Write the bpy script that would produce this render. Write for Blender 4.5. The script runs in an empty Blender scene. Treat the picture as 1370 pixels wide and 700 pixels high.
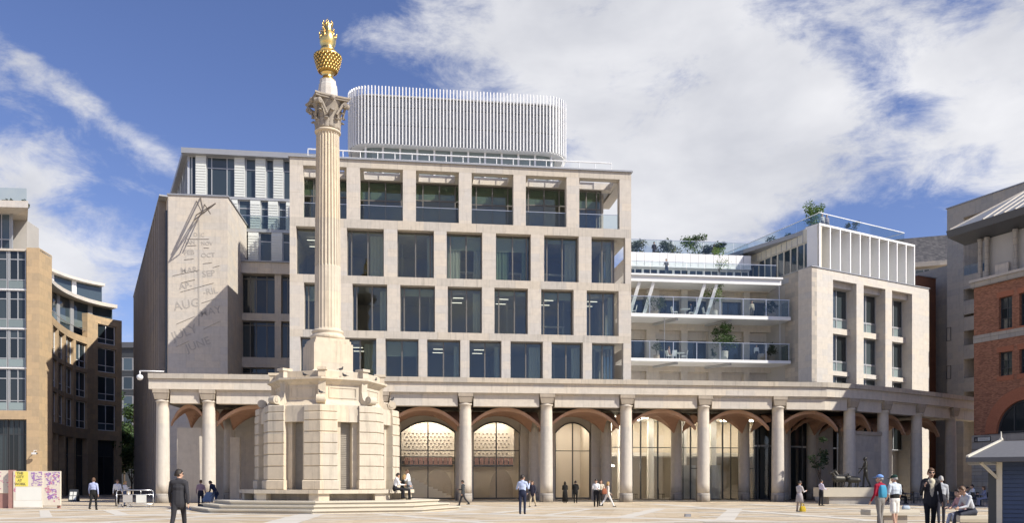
import bpy, bmesh, math, random
from mathutils import Vector, Matrix, noise
R = math.radians
random.seed(7)
SC = bpy.context.scene
COL = SC.collection

# ---------------------------------------------------------------- camera, sky, sun, exposure
F, CX, HZ, EYE = 1150.0, 685.0, 650.0, 1.35      # focal length and picture geometry of the photograph (1370 x 700)
cam_d = bpy.data.cameras.new('camera'); cam = bpy.data.objects.new('camera', cam_d); COL.objects.link(cam)
cam.location = (0, 0, EYE); cam.rotation_euler = (R(90), 0, 0)
cam_d.sensor_width = 36; cam_d.lens = 36 * F / 1370; cam_d.shift_y = (HZ - 350) / 1370
cam_d.clip_start = 0.5; cam_d.clip_end = 6000
SC.camera = cam

SUN_AZ, SUN_EL = 62.0, 41.0                       # azimuth from -Y (behind the camera) towards +X
sd = Vector((math.cos(R(SUN_EL)) * math.sin(R(SUN_AZ)), -math.cos(R(SUN_EL)) * math.cos(R(SUN_AZ)), math.sin(R(SUN_EL))))
sun_d = bpy.data.lights.new('sun', 'SUN'); sun = bpy.data.objects.new('sun', sun_d); COL.objects.link(sun)
sun.rotation_euler = (-sd).to_track_quat('-Z', 'Y').to_euler(); sun.location = sd * 80
sun_d.energy = 5.0; sun_d.angle = R(0.53); sun_d.color = (1.0, 0.94, 0.835)

SC.view_settings.view_transform = 'Standard'; SC.view_settings.look = 'None'
SC.view_settings.exposure = 0.36; SC.view_settings.gamma = 1.0

world = bpy.data.worlds.new('World'); SC.world = world; world.use_nodes = True
wn, wl = world.node_tree.nodes, world.node_tree.links
wn.clear()
def W(t, **k):
    n = wn.new(t)
    for a, b in k.items(): setattr(n, a, b)
    return n
def wmath(op, a, b=None, c=None, clamp=False):
    n = W('ShaderNodeMath', operation=op); n.use_clamp = clamp
    for i, v in enumerate((a, b, c)):
        if v is None: continue
        if isinstance(v, (int, float)): n.inputs[i].default_value = v
        else: wl.new(v, n.inputs[i])
    return n.outputs[0]
sky = W('ShaderNodeTexSky', sky_type='NISHITA'); sky.sun_disc = False
sky.sun_elevation = R(SUN_EL); sky.sun_rotation = math.atan2(sd.x, sd.y)
sky.air_density = 1.0; sky.dust_density = 0.4; sky.ozone_density = 3.0
tc = W('ShaderNodeTexCoord'); sp = W('ShaderNodeSeparateXYZ'); wl.new(tc.outputs['Generated'], sp.inputs[0])
az = wmath('ARCTAN2', sp.outputs[0], sp.outputs[1])      # 0 straight ahead, + to the right
el = wmath('ARCSINE', sp.outputs[2])
# cumulus field: fractal noise over the dome, thickest over a few wide drifts of cloud
mp = W('ShaderNodeMapping'); wl.new(tc.outputs['Generated'], mp.inputs[0]); mp.inputs['Scale'].default_value = (1, 1, 1.9)
def wnoise(scale, detail, rough, dist=0.0, off=0.0):
    m2 = W('ShaderNodeVectorMath', operation='ADD'); wl.new(mp.outputs[0], m2.inputs[0]); m2.inputs[1].default_value = (off, off * .7, -off)
    n = W('ShaderNodeTexNoise'); wl.new(m2.outputs[0], n.inputs['Vector'])
    n.inputs['Scale'].default_value = scale; n.inputs['Detail'].default_value = detail
    n.inputs['Roughness'].default_value = rough; n.inputs['Distortion'].default_value = dist
    return n.outputs['Fac']
n_big = wnoise(3.2, 7, .62, .25, 3.1); n_fine = wnoise(12, 9, .68, .45, 8.3)
def drift(a0, e0, sa, se, tilt=0.0, gain=1.0):
    da = wmath('SUBTRACT', az, R(a0)); de = wmath('SUBTRACT', el, R(e0))
    c, s = math.cos(R(tilt)), math.sin(R(tilt))
    u = wmath('ADD', wmath('MULTIPLY', da, c / R(sa)), wmath('MULTIPLY', de, s / R(sa)))
    v = wmath('ADD', wmath('MULTIPLY', da, -s / R(se)), wmath('MULTIPLY', de, c / R(se)))
    q = wmath('ADD', wmath('MULTIPLY', u, u), wmath('MULTIPLY', v, v))
    return wmath('MULTIPLY', wmath('EXPONENT', wmath('MULTIPLY', q, -1.0)), gain)
drifts = [drift(5, 24.5, 11, 8, -25, 1.1), drift(20, 23.5, 11, 5, -8, .95), drift(12, 18, 9, 3.0, -4, .85), drift(31, 21, 6, 7, 15, 1.05), drift(21.5, 15.4, 6.5, 2.1, -8, -.38), drift(22.5, 23.8, 7.5, 1.3, -41, -.40), drift(28.5, 22.5, 3, 1.0, 20, -.28), drift(7, 29.5, 13, 4, 0, .6), drift(-5, 19, 4, 5, 0, -.3),
          drift(-32, 13, 10, 8, -26, 1.3), drift(-26, 21.5, 9, .9, -27, .6), drift(-9.5, 27.5, 5, 1.6, 0, .5), drift(32, 14.5, 3.5, 1.8, 25, .5),
          drift(75, 22, 22, 9, 0, .8), drift(125, 24, 22, 9, 0, .8), drift(-80, 22, 20, 8, 0, .8), drift(-130, 24, 22, 9, 0, .8), drift(172, 20, 16, 10, 0, .85), drift(-166, 18, 14, 9, 0, .85)]
acc = drifts[0]
for d_ in drifts[1:]: acc = wmath('ADD', acc, d_)
acc = wmath('MINIMUM', acc, 1.25)
dens = wmath('ADD', wmath('MULTIPLY', acc, .57), wmath('ADD', wmath('MULTIPLY', wmath('SUBTRACT', n_big, .5), 1.35), wmath('MULTIPLY', wmath('SUBTRACT', n_fine, .5), .8)))
mr = W('ShaderNodeMapRange', interpolation_type='SMOOTHSTEP'); wl.new(dens, mr.inputs[0])
mr.inputs[1].default_value = .17; mr.inputs[2].default_value = .56
mask = wmath('MULTIPLY', mr.outputs[0], .96)
# self-shading of the cloud: thick bodies a little greyer, thin edges white
n_sh = wnoise(5.0, 5, .55, .2, 21.0)
sh = W('ShaderNodeMapRange'); wl.new(n_sh, sh.inputs[0]); sh.inputs[1].default_value = .35; sh.inputs[2].default_value = .68
crgb = W('ShaderNodeMixRGB'); wl.new(sh.outputs[0], crgb.inputs[0])
crgb.inputs[1].default_value = (5.2, 5.3, 5.7, 1); crgb.inputs[2].default_value = (7.2, 7.2, 7.4, 1)
tint = W('ShaderNodeMixRGB', blend_type='MULTIPLY'); tint.inputs[0].default_value = 1; wl.new(sky.outputs[0], tint.inputs[1]); tint.inputs[2].default_value = (.88, .835, 1.07, 1)
mixs = W('ShaderNodeMixRGB'); wl.new(mask, mixs.inputs[0]); wl.new(tint.outputs[0], mixs.inputs[1]); wl.new(crgb.outputs[0], mixs.inputs[2])
bg = W('ShaderNodeBackground'); bg.inputs['Strength'].default_value = 0.1; wl.new(mixs.outputs[0], bg.inputs['Color'])
wo = W('ShaderNodeOutputWorld'); wl.new(bg.outputs[0], wo.inputs['Surface'])

# ---------------------------------------------------------------- picture geometry -> place
def T(px): return (px - CX) / F
def gp(px, Y): return Vector((T(px) * Y, Y, 0))            # ground point seen at column px, Y metres ahead
def zat(py, Y): return EYE + (HZ - py) * Y / F
class Wall:
    """A vertical plane: origin p, local x along the wall (left to right as faced), local y into the building."""
    def __init__(s, p, d):
        s.p = Vector((p[0], p[1], 0)); s.d = Vector((d[0], d[1], 0)).normalized()
    def u(s, px):
        t = T(px); return (t * s.p.y - s.p.x) / (s.d.x - t * s.d.y)
    def at(s, u, v=0): return s.p + s.d * u + Vector((-s.d.y, s.d.x, 0)) * v
    def z(s, px, py): return zat(py, s.at(s.u(px)).y)
    def back(s, v): return Wall(s.at(0, v), s.d)
    @property
    def rz(s): return math.atan2(s.d.y, s.d.x)
    @property
    def M(s): return Matrix.Translation(s.p) @ Matrix.Rotation(s.rz, 4, 'Z')
def plane(Y0, tan, px0):
    """wall Y = Y0 + X*tan, origin at picture column px0"""
    t = T(px0); Y = Y0 / (1 - t * tan); return Wall((t * Y, Y), (1, tan))

# ---------------------------------------------------------------- mesh building
class MB:
    def __init__(s): s.v = []; s.f = []
    def box(s, x0, x1, y0, y1, z0, z1):
        b = len(s.v)
        s.v += [(x0, y0, z0), (x1, y0, z0), (x1, y1, z0), (x0, y1, z0), (x0, y0, z1), (x1, y0, z1), (x1, y1, z1), (x0, y1, z1)]
        s.f += [tuple(b + i for i in q) for q in ((0, 3, 2, 1), (4, 5, 6, 7), (0, 1, 5, 4), (1, 2, 6, 5), (2, 3, 7, 6), (3, 0, 4, 7))]
        return s
    def prism(s, poly, z0, z1):            # poly counter-clockwise in plan
        b = len(s.v); n = len(poly)
        s.v += [(p[0], p[1], z0) for p in poly] + [(p[0], p[1], z1) for p in poly]
        s.f.append(tuple(b + i for i in reversed(range(n)))); s.f.append(tuple(b + n + i for i in range(n)))
        for i in range(n): j = (i + 1) % n; s.f.append((b + i, b + j, b + n + j, b + n + i))
        return s
    def loft(s, rings, cap=True):          # rings: equal length lists of points
        b = len(s.v); n = len(rings[0])
        for r in rings: s.v += [tuple(p) for p in r]
        for k in range(len(rings) - 1):
            for i in range(n):
                j = (i + 1) % n; a = b + k * n
                s.f.append((a + i, a + j, a + n + j, a + n + i))
        if cap:
            s.f.append(tuple(b + i for i in reversed(range(n)))); a = b + (len(rings) - 1) * n; s.f.append(tuple(a + i for i in range(n)))
        return s
    def lathe(s, prof, n=24, c=(0, 0, 0), cap=True):
        rings = [[(c[0] + r * math.cos(2 * math.pi * i / n), c[1] + r * math.sin(2 * math.pi * i / n), c[2] + z) for i in range(n)] for r, z in prof]
        return s.loft(rings, cap)
    def ngon(s, prof, n, rot=0, cap=True): # prof: (circumradius, z) of a regular n-gon
        rings = [[(r * math.cos(rot + 2 * math.pi * i / n), r * math.sin(rot + 2 * math.pi * i / n), z) for i in range(n)] for r, z in prof]
        return s.loft(rings, cap)
    def tube(s, p0, p1, r0, r1=None, n=8):
        r1 = r0 if r1 is None else r1; p0 = Vector(p0); p1 = Vector(p1); d = (p1 - p0)
        if d.length < 1e-6: return s
        q = d.to_track_quat('Z', 'Y'); rings = []
        for p, r in ((p0, r0), (p1, r1)):
            rings.append([p + q @ Vector((r * math.cos(2 * math.pi * i / n), r * math.sin(2 * math.pi * i / n), 0)) for i in range(n)])
        return s.loft(rings)
    def bar(s, p0, p1, w, hgt=None):       # square bar
        hgt = hgt or w; p0 = Vector(p0); p1 = Vector(p1); q = (p1 - p0).to_track_quat('Z', 'Y')
        c = [(-w / 2, -hgt / 2), (w / 2, -hgt / 2), (w / 2, hgt / 2), (-w / 2, hgt / 2)]
        return s.loft([[p + q @ Vector((x, y, 0)) for x, y in c] for p in (p0, p1)])
    def sweep(s, path, prof, closed_ends=True):
        """path: plan points left to right; prof: counter-clockwise (v, z) with v = offset into the building"""
        n = len(path); rings = []
        P = [Vector((p[0], p[1], 0)) for p in path]
        for i in range(n):
            if i == 0: d = (P[1] - P[0]).normalized(); m = Vector((-d.y, d.x, 0))
            elif i == n - 1: d = (P[-1] - P[-2]).normalized(); m = Vector((-d.y, d.x, 0))
            else:
                a = (P[i] - P[i - 1]).normalized(); c = (P[i + 1] - P[i]).normalized()
                na = Vector((-a.y, a.x, 0)); nc = Vector((-c.y, c.x, 0)); m = (na + nc).normalized(); m = m / max(.3, m.dot(na))
            rings.append([P[i] + m * v + Vector((0, 0, z)) for v, z in prof])
        return s.loft(rings, closed_ends)
    def mesh(s, name, mat, smooth=False):
        me = bpy.data.meshes.new(name); me.from_pydata([tuple(v) for v in s.v], [], s.f); me.update()
        if mat is not None: me.materials.append(mat)
        if smooth: me.polygons.foreach_set('use_smooth', [True] * len(me.polygons))
        return me
ROOTM = {}
def fixn(me):
    bm = bmesh.new(); bm.from_mesh(me); bmesh.ops.recalc_face_normals(bm, faces=bm.faces); bm.to_mesh(me); bm.free()
def add(name, me, parent=None, M=None, label=None, category=None, group=None, kind=None):
    o = bpy.data.objects.new(name, me); COL.objects.link(o)
    if parent is not None: o.parent = parent
    if M is not None: o.matrix_basis = M
    if label: o['label'] = label
    if category: o['category'] = category
    if group: o['group'] = group
    if kind: o['kind'] = kind
    return o
def root(name, label, cat, wall=None, M=None, group=None):
    M = wall.M if wall is not None else (M or Matrix())
    o = add(name, None, None, M, label, cat, group); o.empty_display_size = .3
    ROOTM[o] = M
    return o
def rel(parent, wall):
    return ROOTM[parent].inverted() @ wall.M if wall is not None else Matrix()
def part(name, parent, mat, mb, wall=None, smooth=False, fix=False, kind=None, label=None):
    me = mb.mesh(name, mat, smooth)
    if fix: fixn(me)
    return add(name, me, parent, rel(parent, wall) if wall is not None else None, kind=kind, label=label)
def struct(name, mat, mb, kind='structure', smooth=False, **k):
    return add(name, mb.mesh(name, mat, smooth), kind=kind, **k)
def B(*a): return MB().box(*a)
# ---------------------------------------------------------------- materials
MAT = {}
def newmat(name):
    m = bpy.data.materials.new(name); m.use_nodes = True; nt = m.node_tree; nt.nodes.clear(); MAT[name] = m
    return m, nt.nodes, nt.links
def pbsdf(nodes, links, out=True):
    b = nodes.new('ShaderNodeBsdfPrincipled')
    if out: o = nodes.new('ShaderNodeOutputMaterial'); links.new(b.outputs[0], o.inputs['Surface'])
    return b
def c4(c): return (c[0], c[1], c[2], 1)
def simple(name, col, rough=.6, metal=0.0, spec=.4, var=.12, nscale=6.0, bump=0.0, bscale=40.0):
    m, N, L = newmat(name); b = pbsdf(N, L)
    tcn = N.new('ShaderNodeTexCoord'); nz = N.new('ShaderNodeTexNoise'); L.new(tcn.outputs['Object'], nz.inputs['Vector'])
    nz.inputs['Scale'].default_value = nscale; nz.inputs['Detail'].default_value = 5
    mx = N.new('ShaderNodeMixRGB'); L.new(nz.outputs['Fac'], mx.inputs[0])
    mx.inputs[1].default_value = c4([x * (1 - var) for x in col]); mx.inputs[2].default_value = c4([min(1, x * (1 + var)) for x in col])
    L.new(mx.outputs[0], b.inputs['Base Color'])
    b.inputs['Roughness'].default_value = rough; b.inputs['Metallic'].default_value = metal; b.inputs['Specular IOR Level'].default_value = spec
    if bump:
        n2 = N.new('ShaderNodeTexNoise'); L.new(tcn.outputs['Object'], n2.inputs['Vector']); n2.inputs['Scale'].default_value = bscale; n2.inputs['Detail'].default_value = 4
        bp = N.new('ShaderNodeBump'); bp.inputs['Strength'].default_value = bump; bp.inputs['Distance'].default_value = .01
        L.new(n2.outputs['Fac'], bp.inputs['Height']); L.new(bp.outputs[0], b.inputs['Normal'])
    return m
def stone(name, col, bw=1.2, bh=.6, mortar=.012, var=.10, joint=.80, stain=.18, rough=.85, axes='xz', warm=(1.05, 1.0, .92), zoff=0.0, bump=.35):
    """Ashlar: each block its own tone, fine joints, weather streaks and mottling."""
    m, N, L = newmat(name); b = pbsdf(N, L); b.inputs['Roughness'].default_value = rough; b.inputs['Specular IOR Level'].default_value = .25
    tcn = N.new('ShaderNodeTexCoord'); sep = N.new('ShaderNodeSeparateXYZ'); L.new(tcn.outputs['Object'], sep.inputs[0])
    com = N.new('ShaderNodeCombineXYZ')
    ad = N.new('ShaderNodeMath'); ad.operation = 'ADD'; L.new(sep.outputs[0], ad.inputs[0]); L.new(sep.outputs[1], ad.inputs[1])
    if axes == 'xz':
        L.new(ad.outputs[0], com.inputs[0])
        zz = N.new('ShaderNodeMath'); zz.operation = 'ADD'; L.new(sep.outputs[2], zz.inputs[0]); zz.inputs[1].default_value = zoff; L.new(zz.outputs[0], com.inputs[1])
    else: L.new(sep.outputs[0], com.inputs[0]); L.new(sep.outputs[1], com.inputs[1])
    br = N.new('ShaderNodeTexBrick'); L.new(com.outputs[0], br.inputs['Vector'])
    br.inputs['Scale'].default_value = 1; br.inputs['Brick Width'].default_value = bw; br.inputs['Row Height'].default_value = bh
    br.inputs['Mortar Size'].default_value = mortar; br.inputs['Mortar Smooth'].default_value = .3; br.inputs['Bias'].default_value = 0
    br.inputs['Color1'].default_value = c4([c * (1 - var) for c in col])
    br.inputs['Color2'].default_value = c4([min(1, c * (1 + var) * w) for c, w in zip(col, warm)])
    br.inputs['Mortar'].default_value = c4([c * joint for c in col])
    # mottling
    nz = N.new('ShaderNodeTexNoise'); L.new(tcn.outputs['Object'], nz.inputs['Vector']); nz.inputs['Scale'].default_value = 2.3; nz.inputs['Detail'].default_value = 7; nz.inputs['Roughness'].default_value = .65
    r1 = N.new('ShaderNodeMapRange'); L.new(nz.outputs['Fac'], r1.inputs[0]); r1.inputs[1].default_value = .3; r1.inputs[2].default_value = .7; r1.inputs[3].default_value = 1 - .09; r1.inputs[4].default_value = 1.07
    # rain streaks
    mpn = N.new('ShaderNodeMapping'); L.new(tcn.outputs['Object'], mpn.inputs[0]); mpn.inputs['Scale'].default_value = (2.2, 2.2, .16)
    ns = N.new('ShaderNodeTexNoise'); L.new(mpn.outputs[0], ns.inputs['Vector']); ns.inputs['Scale'].default_value = 1.6; ns.inputs['Detail'].default_value = 6; ns.inputs['Roughness'].default_value = .7
    r2 = N.new('ShaderNodeMapRange'); L.new(ns.outputs['Fac'], r2.inputs[0]); r2.inputs[1].default_value = .52; r2.inputs[2].default_value = .78; r2.inputs[3].default_value = 1; r2.inputs[4].default_value = 1 - stain
    mm = N.new('ShaderNodeMath'); mm.operation = 'MULTIPLY'; L.new(r1.outputs[0], mm.inputs[0]); L.new(r2.outputs[0], mm.inputs[1])
    mx = N.new('ShaderNodeMixRGB'); mx.blend_type = 'MULTIPLY'; mx.inputs[0].default_value = 1; L.new(br.outputs['Color'], mx.inputs[1]); L.new(mm.outputs[0], mx.inputs[2])
    L.new(mx.outputs[0], b.inputs['Base Color'])
    n3 = N.new('ShaderNodeTexNoise'); L.new(tcn.outputs['Object'], n3.inputs['Vector']); n3.inputs['Scale'].default_value = 18; n3.inputs['Detail'].default_value = 6
    hs = N.new('ShaderNodeMath'); hs.operation = 'MULTIPLY_ADD'; L.new(br.outputs['Fac'], hs.inputs[0]); hs.inputs[1].default_value = -1.0; L.new(n3.outputs['Fac'], hs.inputs[2])
    bp = N.new('ShaderNodeBump'); bp.inputs['Strength'].default_value = bump; bp.inputs['Distance'].default_value = .012; L.new(hs.outputs[0], bp.inputs['Height']); L.new(bp.outputs[0], b.inputs['Normal'])
    return m
stone('portland', (.545, .51, .465), 1.6, .66, .009, .04, .84, .24)
stone('band_stone', (.50, .465, .415), 2.2, 3.0, .014, .05, .72, .42)
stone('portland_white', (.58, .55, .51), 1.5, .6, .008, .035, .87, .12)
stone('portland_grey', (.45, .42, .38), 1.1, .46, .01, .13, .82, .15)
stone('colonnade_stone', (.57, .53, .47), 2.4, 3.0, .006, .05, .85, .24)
stone('parapet_stone', (.47, .43, .37), 1.8, 3.0, .012, .12, .7, .45)
stone('monument_stone', (.565, .505, .41), 1.3, 4.0, .006, .06, .8, .40)
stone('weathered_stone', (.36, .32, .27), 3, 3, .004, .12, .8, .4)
stone('sandstone', (.47, .36, .235), 1.4, .7, .01, .09, .8, .15)
stone('concrete_grey', (.41, .385, .35), 1.4, .7, .008, .08, .85, .22)
stone('dark_pilaster', (.27, .245, .23), 9, 2.2, .006, .06, .8, .25)
stone('banker_stone', (.40, .375, .34), 1.5, .55, .02, .08, .6, .2)
stone('brick', (.34, .165, .105), .225, .075, .011, .32, .9, .2, warm=(1.1, 1.05, 1.0), bump=.8)
stone('terracotta', (.20, .095, .06), 1.2, .9, .006, .06, .8, .1)
stone('slate', (.10, .10, .11), .35, .22, .012, .3, .6, .2)
simple('brick_arch', (.38, .145, .08), .85, var=.2, nscale=9)
simple('vault', (.42, .245, .165), .75, var=.1, nscale=2.0)
simple('vault_rim', (.50, .31, .21), .7, var=.1, nscale=3.0)
simple('soffit', (.16, .145, .13), .9)  # dark tone paints in the shadow above the vaults
simple('white_metal', (.80, .80, .79), .45, var=.03)
simple('white_panel', (.78, .78, .77), .5, var=.03)
simple('ribbed_panel', (.66, .68, .65), .5, var=.05)
simple('zinc', (.33, .34, .36), .45, .3, var=.08, nscale=2)
simple('lead', (.30, .31, .32), .5, .2, var=.12, nscale=3)
simple('fascia_dark', (.10, .105, .115), .5, .1, var=.1)
simple('bronze_frame', (.17, .16, .145), .45, .3, var=.05)
simple('dark_frame', (.055, .06, .065), .4, .2, var=.05)
simple('grey_frame', (.42, .43, .44), .4, .3, var=.05)
simple('rail_steel', (.58, .59, .60), .3, .8, var=.05)
simple('gold', (.95, .64, .23), .30, 1.0, var=.15, nscale=8, bump=.4, bscale=14)
simple('gold_mid', (.62, .42, .14), .36, .9, var=.35, nscale=9)
simple('gold_dark', (.42, .27, .07), .42, .8, var=.3, nscale=10)
simple('bronze', (.05, .048, .042), .5, .5, var=.35, nscale=10, bump=.6, bscale=30)
simple('room_wall', (.56, .50, .42), .9, var=.05, nscale=1)
simple('room_floor', (.36, .31, .26), .6, var=.1)
simple('room_white', (.74, .71, .66), .9, var=.03)
simple('office_wall', (.44, .42, .39), .9, var=.15, nscale=.6)
simple('curtain', (.50, .52, .47), .9, var=.08)
simple('curtain_green', (.20, .27, .19), .9, var=.15)
simple('blind', (.34, .38, .31), .85, var=.08)
simple('wood_dark', (.06, .042, .03), .6, var=.3)
simple('niche_panel', (.33, .30, .255), .9, var=.2, nscale=4)
simple('bark', (.08, .06, .045), .9, var=.3)
simple('pot_grey', (.44, .42, .39), .8)
simple('pot_terracotta', (.42, .34, .27), .8)
simple('furniture_white', (.78, .78, .77), .4, var=.02)
simple('poster_base', (.66, .60, .50), .6, var=.1, nscale=9)
simple('poster_yellow', (.78, .66, .14), .6, var=.05)
simple('poster_white', (.72, .72, .66), .6, var=.04, nscale=3)
simple('poster_ink', (.24, .22, .08), .7, var=.1)
simple('poster_purple', (.32, .17, .42), .6, var=.25, nscale=30)
simple('poster_pink', (.55, .20, .30), .6, var=.25, nscale=30)
simple('poster_post', (.36, .20, .17), .6, var=.15)
simple('kiosk_blue', (.060, .085, .15), .5, var=.12)
simple('kiosk_roof', (.13, .13, .135), .7, var=.2, nscale=12)
simple('cream_paint', (.62, .58, .48), .5)
simple('engraving', (.40, .37, .335), .9, var=.1)
simple('gnomon_metal', (.20, .17, .14), .5, .5)
simple('lamp_white', (.7, .7, .7), .4)
simple('pigeon', (.05, .05, .055), .7, var=.3, nscale=20)
simple('paving_band', (.56, .525, .455), .85, var=.07, nscale=2.2, bump=.2)
simple('step_stone', (.55, .50, .40), .85, var=.08, nscale=1.6, bump=.2)
simple('dark_shaded_floor', (.14, .125, .11), .7, var=.12, nscale=1.5)  # dark floor tone, shade under the columns included
simple('screen_panel', (.33, .345, .37), .3, .1, spec=.6, var=.28, nscale=.35)
def emit(name, col, s):
    m, N, L = newmat(name); e = N.new('ShaderNodeEmission'); e.inputs[0].default_value = c4(col); e.inputs[1].default_value = s
    o = N.new('ShaderNodeOutputMaterial'); L.new(e.outputs[0], o.inputs[0]); return m
emit('lamp_warm', (1, .89, .76), 26.0); emit('lamp_office', (1, .93, .82), 2.0)
def glass(name, tint, refl=1.0, f0=.08):
    """clear pane: sees through, mirrors more at grazing angles"""
    m, N, L = newmat(name)
    tr = N.new('ShaderNodeBsdfTransparent'); tr.inputs[0].default_value = c4(tint)
    gl = N.new('ShaderNodeBsdfGlossy'); gl.inputs['Roughness'].default_value = .015; gl.inputs[0].default_value = (.92, .95, .97, 1)
    lw = N.new('ShaderNodeLayerWeight'); lw.inputs[0].default_value = .5
    pw = N.new('ShaderNodeMath'); pw.operation = 'POWER'; L.new(lw.outputs['Facing'], pw.inputs[0]); pw.inputs[1].default_value = 4.0
    ma = N.new('ShaderNodeMath'); ma.operation = 'MULTIPLY_ADD'; L.new(pw.outputs[0], ma.inputs[0]); ma.inputs[1].default_value = .8 * refl; ma.inputs[2].default_value = f0
    tcn = N.new('ShaderNodeTexCoord'); nz = N.new('ShaderNodeTexNoise'); L.new(tcn.outputs['Object'], nz.inputs['Vector']); nz.inputs['Scale'].default_value = .7
    bp = N.new('ShaderNodeBump'); bp.inputs['Strength'].default_value = .07; bp.inputs['Distance'].default_value = .1; L.new(nz.outputs['Fac'], bp.inputs['Height']); L.new(bp.outputs[0], gl.inputs['Normal'])
    mx = N.new('ShaderNodeMixShader'); L.new(ma.outputs[0], mx.inputs[0]); L.new(tr.outputs[0], mx.inputs[1]); L.new(gl.outputs[0], mx.inputs[2])
    o = N.new('ShaderNodeOutputMaterial'); L.new(mx.outputs[0], o.inputs[0]); return m
glass('glass', (.76, .79, .75), 1, .062); glass('glass_shop', (.86, .87, .85), 1, .035); glass('glass_rail', (.86, .90, .90), .7, .03)
def darkglass(name, col, rough=.04, rnd=.6):
    m, N, L = newmat(name); b = pbsdf(N, L); oi = N.new('ShaderNodeObjectInfo')
    tcn = N.new('ShaderNodeTexCoord'); nz = N.new('ShaderNodeTexNoise'); L.new(tcn.outputs['Object'], nz.inputs['Vector']); nz.inputs['Scale'].default_value = .8; nz.inputs['Detail'].default_value = 3
    mx = N.new('ShaderNodeMixRGB'); L.new(oi.outputs['Random'], mx.inputs[0])
    mx.inputs[1].default_value = c4([c * (1 - rnd) for c in col]); mx.inputs[2].default_value = c4([c * (1 + rnd) for c in col])
    L.new(mx.outputs[0], b.inputs['Base Color']); b.inputs['Roughness'].default_value = rough; b.inputs['Specular IOR Level'].default_value = .6
    bp = N.new('ShaderNodeBump'); bp.inputs['Strength'].default_value = .05; bp.inputs['Distance'].default_value = .1; L.new(nz.outputs['Fac'], bp.inputs['Height']); L.new(bp.outputs[0], b.inputs['Normal'])
    return m
darkglass('dark_glass', (.035, .045, .05)); darkglass('blue_glass', (.05, .07, .085)); darkglass('pale_glass', (.22, .27, .27), .1, .3)
def leafmat(name, c1, c2):
    m, N, L = newmat(name); b = pbsdf(N, L, False)
    g = N.new('ShaderNodeNewGeometry'); mx = N.new('ShaderNodeMixRGB'); L.new(g.outputs['Random Per Island'], mx.inputs[0]); mx.inputs[1].default_value = c4(c1); mx.inputs[2].default_value = c4(c2)
    L.new(mx.outputs[0], b.inputs['Base Color']); b.inputs['Roughness'].default_value = .6
    t = N.new('ShaderNodeBsdfTranslucent'); L.new(mx.outputs[0], t.inputs[0]); ms = N.new('ShaderNodeMixShader'); ms.inputs[0].default_value = .3
    L.new(b.outputs[0], ms.inputs[1]); L.new(t.outputs[0], ms.inputs[2]); o = N.new('ShaderNodeOutputMaterial'); L.new(ms.outputs[0], o.inputs[0]); return m
leafmat('leaf', (.035, .075, .02), (.09, .15, .045)); leafmat('leaf_light', (.08, .15, .03), (.17, .25, .07)); leafmat('leaf_olive', (.06, .085, .045), (.13, .15, .085)); leafmat('leaf_dark', (.02, .04, .015), (.05, .085, .03))
# paving: warm and pale stone slabs, worn and stained
def paving():
    m, N, L = newmat('paving'); b = pbsdf(N, L); b.inputs['Roughness'].default_value = .8; b.inputs['Specular IOR Level'].default_value = .3
    tcn = N.new('ShaderNodeTexCoord'); mpn = N.new('ShaderNodeMapping'); L.new(tcn.outputs['Object'], mpn.inputs[0]); mpn.inputs['Rotation'].default_value = (0, 0, R(8))
    br = N.new('ShaderNodeTexBrick'); L.new(mpn.outputs[0], br.inputs['Vector']); br.inputs['Scale'].default_value = 1
    br.inputs['Brick Width'].default_value = 1.0; br.inputs['Row Height'].default_value = .6; br.inputs['Mortar Size'].default_value = .012; br.inputs['Mortar Smooth'].default_value = .3
    br.inputs['Color1'].default_value = (.47, .37, .24, 1); br.inputs['Color2'].default_value = (.62, .53, .40, 1); br.inputs['Mortar'].default_value = (.36, .30, .22, 1)
    nz = N.new('ShaderNodeTexNoise'); L.new(tcn.outputs['Object'], nz.inputs['Vector']); nz.inputs['Scale'].default_value = .3; nz.inputs['Detail'].default_value = 11; nz.inputs['Roughness'].default_value = .7
    rr = N.new('ShaderNodeMapRange'); L.new(nz.outputs['Fac'], rr.inputs[0]); rr.inputs[1].default_value = .3; rr.inputs[2].default_value = .7; rr.inputs[3].default_value = .66; rr.inputs[4].default_value = 1.16
    mx = N.new('ShaderNodeMixRGB'); mx.blend_type = 'MULTIPLY'; mx.inputs[0].default_value = 1; L.new(br.outputs['Color'], mx.inputs[1]); L.new(rr.outputs[0], mx.inputs[2]); L.new(mx.outputs[0], b.inputs['Base Color'])
    bp = N.new('ShaderNodeBump'); bp.invert = True; bp.inputs['Strength'].default_value = .3; bp.inputs['Distance'].default_value = .008; L.new(br.outputs['Fac'], bp.inputs['Height']); L.new(bp.outputs[0], b.inputs['Normal'])
paving()
def cloth(name, col, rough=.9):
    return MAT.get(name) or simple(name, col, rough, var=.12, nscale=5, spec=.15, bump=.25, bscale=14)
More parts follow.
